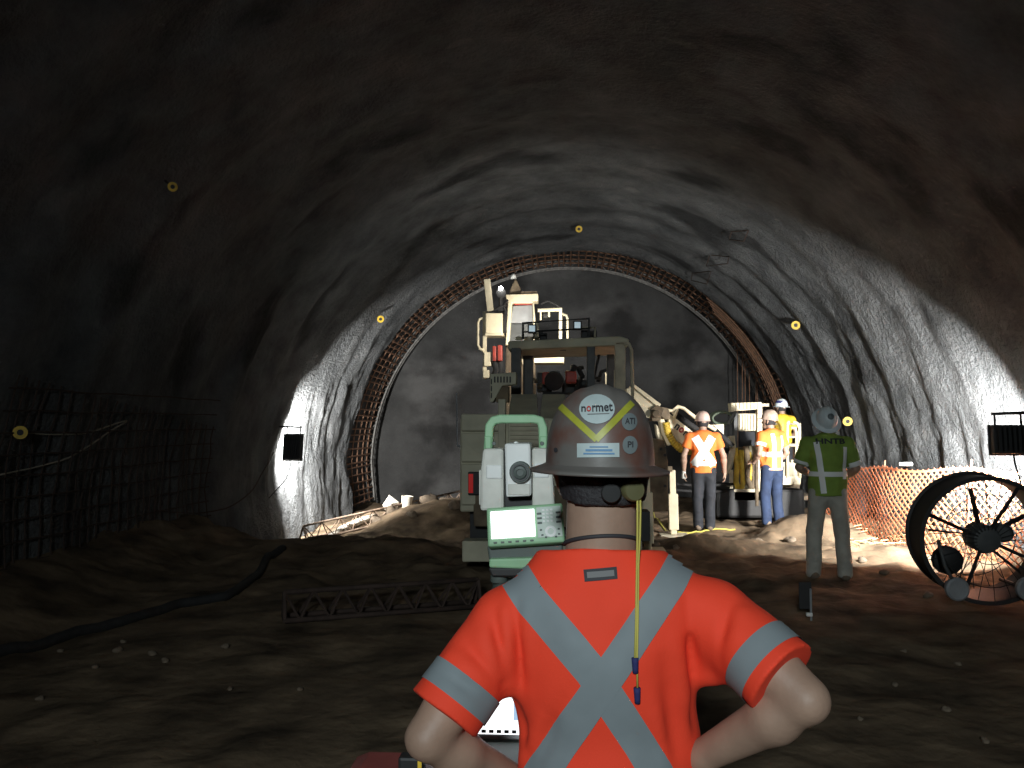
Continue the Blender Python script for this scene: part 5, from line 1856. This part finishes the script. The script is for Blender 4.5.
# drapery: ridges and hollows running from the armpits and down the sides
Ys = 1.655
for (a, b, c, d, ww, hh) in ((505, 612, 512, 690, .014, .010), (516, 606, 524, 690, .014, -.008), (526, 610, 530, 700, .012, .006), (494, 612, 502, 668, .012, -.009),
                             (478, 612, 500, 684, .015, .009), (462, 640, 502, 690, .015, -.008), (450, 655, 498, 694, .014, .009), (443, 672, 490, 700, .013, -.007),
                             (514, 700, 530, 760, .016, -.008), (540, 720, 520, 768, .016, .008), (560, 700, 540, 768, .014, -.006),
                             (708, 585, 716, 690, .014, -.011), (718, 588, 722, 690, .013, .011), (697, 596, 704, 700, .015, .008), (686, 600, 694, 720, .014, -.008),
                             (730, 600, 722, 670, .014, -.008), (742, 612, 724, 684, .015, .009), (757, 628, 728, 692, .015, -.009), (772, 645, 735, 694, .014, .008),
                             (676, 640, 690, 740, .015, .008), (664, 660, 678, 760, .015, -.007), (650, 690, 668, 768, .016, .006), (640, 600, 610, 660, .02, -.004), (560, 620, 590, 670, .02, .004)):
    SF(a, b, c, d, Ys, ww * 1.15, hh * 0.85)
for q, e, f in (('shL', 'elL', .80), ('shR', 'elR', .76)):
    d = (J[e] - J[q])
    c = J[q] + d * f
    dn = d.normalized()
    sl, X, Y, Z = V._sub(c + dn * .10 - Vector((.15, .15, .15)), c + dn * .10 + Vector((.15, .15, .15)))
    dd = (X - c.x) * dn.x + (Y - c.y) * dn.y + (Z - c.z) * dn.z
    rad = np.sqrt(np.maximum(0, (X - c.x) ** 2 + (Y - c.y) ** 2 + (Z - c.z) ** 2 - dd ** 2))
    tors = np.abs(X - J['waist'].x) < .21
    V.F[sl] = np.where((rad < .16) & ~tors, np.maximum(V.F[sl], dd), V.F[sl])
V.cut(J['neck'] + Vector((0, 0, -.002)), (0, .20, 1))
V.cut((0, 0, .76), (0, 0, -1))
V.wrinkle(.0016, 26, 8)
mesh_w = V.mesh('shirt')
bvs = bvh_of(mesh_w)
shirt = wlink('shirt', mesh_w, M_shirt, man)
part('reflective_tape', cam_wrap(bvs, strip_px([(506, 560), (528, 596), (592, 672), (640, 745), (672, 800)], 33, 140, 14), .0030), M_tape, shirt, True)
part('reflective_tape', cam_wrap(bvs, strip_px([(690, 545), (672, 580), (622, 655), (560, 745), (525, 800)], (30, 36), 140, 14), .0045), M_tape, shirt, True)


def sleeve_band(q, e, f0, f1, off):
    d = J[e] - J[q]
    return ring_band(bvs, J[q] + d * (f0 + f1) / 2, d, d.length * (f1 - f0), R=.125, off=off, n=48, m=5)


part('reflective_tape', sleeve_band('shL', 'elL', .50, .69, .003), M_tape, shirt, True)
part('reflective_tape', sleeve_band('shR', 'elR', .46, .66, .003), M_tape, shirt, True)
# small label under the collar
lb = part('neck_label', cam_wrap(bvs, strip_px([(584, 576), (617, 573)], 12, 10, 3), .003), M_ink, shirt, label='small black label')
part('label_print', cam_wrap(bvs, strip_px([(587, 575.6), (614, 573.4)], 6, 10, 3), .0042), M_inkgrey, lb)
# hat
hc = W(599.5, 465.5, 1.775)
hat_w = hat_mesh(.114, .132, .164, .146, .165, drop=.008, ridge=.005, n=64)
hm4 = Matrix.Translation(hc) @ Matrix.Rotation(math.radians(5), 4, 'Z') @ Matrix.Rotation(math.radians(1.0), 4, 'Y') @ Matrix.Rotation(math.radians(0.5), 4, 'X')
hat_w.v = [tuple(hm4 @ Vector(p)) for p in hat_w.v]
hmesh = hat_w.mesh('hard_hat')
bvh_h = bvh_of(hmesh)
hat = wlink('hard_hat', hmesh, M_hat, man)
hmesh.polygons.foreach_set('use_smooth', [True] * len(hmesh.polygons))
part('v_tape', cam_wrap(bvh_h, strip_px([(558, 404), (597, 440)], 6.5, 16, 2).copy(), .0016), M_vtape, hat, True)
part('v_tape', cam_wrap(bvh_h, strip_px([(596, 440), (632, 403)], 6.5, 16, 2), .0020), M_vtape, hat, True)
st = part('round_sticker', cam_wrap(bvh_h, disc_px(597, 409.5, 17.3, 14.6), .0024), M_sticker, hat, True)
part('lettering', text_on(bvh_h, 'n', 584.2, 410.0, 4.2, 5.4, .0042), M_ink, st)
part('lettering', text_on(bvh_h, 'o', 589.2, 409.8, 4.6, 5.6, .0042), M_inkred, st)
part('lettering', text_on(bvh_h, 'rmet', 602.2, 408.6, 19.4, 7.6, .0042, rot=-.05), M_ink, st)
part('lettering', cam_wrap(bvh_h, strip_px([(588, 415.0), (609, 414.2)], .8, 12, 1), .0042), M_inkgrey, st)
ps = part('printed_label', cam_wrap(bvh_h, strip_px([(577.5, 450.5), (619, 450)], 14, 14, 4), .0022), M_sticker, hat, True)
for (x0_, x1_, y_, ww) in ((590, 608, 447, 1.2), (586, 612, 450.3, 2.0), (584, 614, 453.6, 1.6)):
    part('print_line', cam_wrap(bvh_h, strip_px([(x0_, y_), (x1_, y_)], ww, 10, 1), .0036), M_inkblue, ps)
for (cx, cy, rx, ry, tx, fx) in ((629, 422, 7.6, 8.6, 'ATI', 9.5), (629.5, 445, 7.4, 9.0, 'PI', 5.5)):
    st2 = part('round_sticker', cam_wrap(bvh_h, disc_px(cx, cy, rx, ry), .0020), M_stickergrey, hat, True)
    part('lettering', text_on(bvh_h, tx, cx, cy - .5, fx, 6, .0036), M_ink, st2)
part('rivet', cam_wrap(bvh_h, disc_px(556.5, 450, 2, 2.4, 10, 2), .002), M_ink, hat)
# dark headband and hair under the brim, adjusting knob
Vh = Vol(J['headc'] - Vector((.13, .15, .10)), J['headc'] + Vector((.13, .15, .09)), .006)
def HP(x, y, z):
    return J['headc'] + hq @ Vector((x, y, z))
Vh.cone(HP(0, -.02, .03), HP(0, .02, .03), .085, .082, .02)
Vh.cone(HP(0, -.03, -.01), HP(0, -.032, -.09), .080, .074, .03)
Vh.cone(HP(.03, -.03, -.02), HP(.03, -.03, -.09), .06, .05, .03)
Vh.cone(HP(-.03, -.03, -.02), HP(-.03, -.03, -.09), .06, .05, .03)
Vh.cut(HP(0, 0, -.050), hq @ Vector((0, .25, -1)))
Vh.cut(HP(0, -.022, 0), hq @ Vector((0, 1, .30)))
Vh.wrinkle(.0012, 90, 4)
hb = wlink('hair', Vh.mesh('hair'), M_hair, body)
kb = W(611, 493, J['headc'].y - .122)
part('adjusting_knob', MB().lathe(kb, (0, -1, .05), [(.019, -.02), (.0205, .004), (.018, .010), (.004, .011)], 20), M_rubber, hb, 'auto')
kb = W(633, 490, J['headc'].y - .108)
part('lamp_battery', MB().lathe(kb, (.35, -1, 0), [(.022, -.02), (.0235, .006), (.02, .011), (.004, .012)], 20), M_oliveplastic, hb, 'auto', label='round olive green disc')
# cords
nk = J['neck']
pts = []
for i in range(25):
    a = PI + PI * i / 24
    pts.append(nk + Vector((.078 * math.cos(a), .078 * math.sin(a) - .004, .016 - .024 * math.sin(a) + .004 * math.cos(a))))
part('neck_cord', MB().tube(pts, .0045, 6), M_ink, body, True)


def on_back(px, py, off):
    h = bvs.ray_cast(CAM, ray(px, py))
    return (h[0] if h[0] else W(px, py, 1.66)) - ray(px, py) * off


cp = [W(637, 478, 1.70), W(637.5, 505, 1.685), W(637.5, 530, 1.675), on_back(637, 560, .012), on_back(636.5, 590, .009), on_back(636, 625, .008), on_back(635, 660, .008)]
cord = part('plug_cord', MB().tube(cp, .0024, 6), M_cord, hat, True, label='yellow green ear plug cord')
cp2 = [W(639.5, 480, 1.705), W(640.5, 510, 1.69), W(640, 535, 1.675), on_back(638.5, 565, .010), on_back(638, 610, .008), on_back(637, 660, .008), on_back(637.5, 690, .008)]
part('plug_cord', MB().tube(cp2, .0022, 6), M_cord, hat, True)
for (px, py) in ((635, 666), (637, 696)):
    a, b = on_back(px, py - 8, .010), on_back(px + .5, py + 7, .010)
    part('ear_plug', MB().tube([a, a.lerp(b, .3), a.lerp(b, .7), b], .007, 10, .0055), M_navy, cord, True)

# ---------------------------------------------------------------- things lying about
def rock(p, r, label, cat='rock', group=None, mat=None, seed=0):
    rs = np.random.RandomState(seed + 500)
    vs, fs = [], []
    n, m = 9, 6
    ph = rs.rand(6) * 6
    for i in range(m + 1):
        t = PI * i / m
        for k in range(n):
            a = 2 * PI * k / n
            rr = r * (1 + .22 * math.sin(2 * a + ph[0] + t) + .15 * math.sin(3 * t + ph[1] + a))
            vs.append((p.x + rr * math.sin(t) * math.cos(a), p.y + rr * math.sin(t) * math.sin(a), p.z + .35 * r + rr * .65 * math.cos(t)))
    for i in range(m):
        for k in range(n):
            k2 = (k + 1) % n
            fs.append((i * n + k2, i * n + k, (i + 1) * n + k, (i + 1) * n + k2))
    return solo('rock', MB().add(vs, fs), mat or M_rock, label, cat, group, True)


k = 0
for (px, py, r, lab) in ((118, 652, 5, 'pale stone on the dirt below the left hose, largest of a close trio'),
    (165, 662, 4, 'grey stone right of the pale trio below the left hose'),
    (123, 643, 3, 'small stone just behind the pale trio stone under the hose'),
    (152, 655, 4, 'small stone between the pale stone and the grey stone below the hose'),
    (60, 652, 3, 'small stone at the left end of the floor hose'),
    (95, 668, 3, 'small stone nearest the lower left, in front of the pale trio'),
    (40, 700, 4, 'lone stone at the far lower left of the dirt floor'),
    (225, 648, 4, 'lone stone in front of the bend of the floor hose'),
    (230, 690, 3, 'tiny stone on bare dirt midway between hose and chest'),
    (300, 690, 3, 'tiny stone on bare dirt nearest the tool chest'),
    (895, 686, 3.5, 'pale stone on bare dirt right of the surveyor, middle of a row'),
    (946, 711, 4, 'dark round stone on bare dirt, lower right'),
    (958, 665, 3, 'yellowish stone on bare dirt below the fan'),
    (904, 652, 2.5, 'tiny stone in front of the drum fan'),
    (860, 720, 3, 'small stone near the right elbow of the surveyor'),
    (985, 742, 4, 'stone at the lower right corner of the dirt floor'),
    (928, 597, 5, 'pale stone touching the left wheel side of the drum fan'),
    (790, 543, 6, 'brown clod at the left heel of the green vested person'),
    (757, 547, 8, 'large brown clod in front of the person in blue jeans'),
    (720, 546, 6, 'brown clod in front of the person in dark trousers'),
    (690, 551, 5, 'brown clod between outrigger and surveyor shoulder'),
    (862, 562, 5, 'brown clod at the right heel of the green vested person'),
    (884, 574, 4, 'small clod between green vested person and drum fan'),
    (655, 547, 5, 'dark clod at the foot of the rear outrigger'),
    (676, 549, 4, 'small clod beside the yellow cord')):
    p = floor_hit(px, py)
    rock(p, r * p.y / F, lab, 'stone', 'stones scattered on the dirt floor', None, k)
    k += 1
for (px, py, Y, r, lab) in ((392, 517, 16.6, 7, 'pale clod under the crumpled sheet on the lit muck heap'),
    (376, 522, 16.2, 6, 'pale clod left of the crumpled sheet on the muck heap'),
    (430, 519, 17.0, 9, 'broad pale clod right of the white bucket'),
    (412, 525, 16.0, 6, 'pale clod in front of the white bucket'),
    (444, 513, 17.5, 7, 'pale clod behind the broad one, beside the machine'),
    (346, 533, 15.8, 6, 'leftmost pale clod of the muck heap'),
    (455, 517, 16.4, 8, 'pale clod against the machine corner on the muck heap')):
    p = W(px, py, Y)
    p.z = fz(p.x, Y) - .04
    rock(p, r * Y / F, lab, 'stone', 'clods on the lit muck heap', M_rock, k)
    k += 1
p = W(406, 512, 16.9)
p.z = fz(p.x, p.y) - .02
solo('white_bucket', MB().lathe(p, (0.1, 0, 1), [(.09, 0), (.12, .28), (.125, .29), (.11, .29), (.08, .03)], 18), M_white_bag, 'small white bucket on the lit muck heap', 'bucket', None, 'auto')
p = W(392, 503, 17.0)
solo('crumpled_sheet', MB().add([W(384, 505, 17), W(390, 496, 17.1), W(398, 503, 16.9), W(396, 512, 16.9), W(388, 513, 17), W(391, 504, 16.7)], [(0, 1, 5), (1, 2, 5), (2, 3, 5), (3, 4, 5), (4, 0, 5)]),
     M_white_bag, 'crumpled pale sheet caught on the rusty lattice girder', 'sheet').modifiers.new('thick', 'SOLIDIFY').thickness = .03
p = W(288, 541, 13.0)
p.z = fz(p.x, 13.0) - .02
solo('junction_box', MB().box((p.x, 13.0, p.z + .12), (.26, .2, .26)).box((p.x, 12.97, p.z + .26), (.28, .24, .03)), M_grey, 'small grey box at the foot of the lit left wall', 'box', None, False, .01)
pts = [W(325, 540, 15.3), W(345, 527, 15.9), W(362, 520, 16.2), W(378, 516, 16.4)]
for q in pts:
    q.z = max(q.z, fz(q.x, q.y) + .04)
solo('pale_pipe', MB().tube(pts, .06, 8), M_white_bag, 'pale bent pipe lying along the lit muck below the left wall', 'pipe', None, True)


def floor_line(pxs, r, up=0.0):
    ctl = [floor_hit(a, b) for a, b in pxs]
    out = []
    for i in range(len(ctl) - 1):
        for k_ in range(6):
            q = ctl[i].lerp(ctl[i + 1], k_ / 6)
            q.z = fz(q.x, q.y) + r * .7 + up
            out.append(q)
    q = ctl[-1]
    q.z = fz(q.x, q.y) + r * .7 + up
    out.append(q)
    return MB().tube(out, r, 8)


solo('floor_hose', floor_line([(-15, 660), (30, 652), (75, 636), (120, 626), (180, 607), (225, 600), (250, 583), (268, 560), (283, 546)], .045), M_rubber, 'thick black hose running along the dirt below the left wall', 'hose', None, True)
solo('yellow_cord', floor_line([(647, 500), (652, 514), (661, 528), (678, 534), (705, 535), (735, 532)], .014, .01), M_cord, 'thin yellow cord curving over the dirt beside the outrigger', 'cord', None, True)
mbs = MB()
for i in range(60):
    p = floor_hit(random.uniform(838, 900), random.uniform(530, 549))
    a = random.uniform(0, PI)
    l_ = random.uniform(.06, .18)
    z = p.z + .02 + random.uniform(0, .05)
    mbs.bar((p.x - math.cos(a) * l_, p.y - math.sin(a) * l_, z), (p.x + math.cos(a) * l_, p.y + math.sin(a) * l_, z + random.uniform(-.02, .03)), .006, 4)
o = solo('straw', mbs, M_straw, 'loose yellow straw and strapping below the orange fence', 'straw')
o['kind'] = 'stuff'
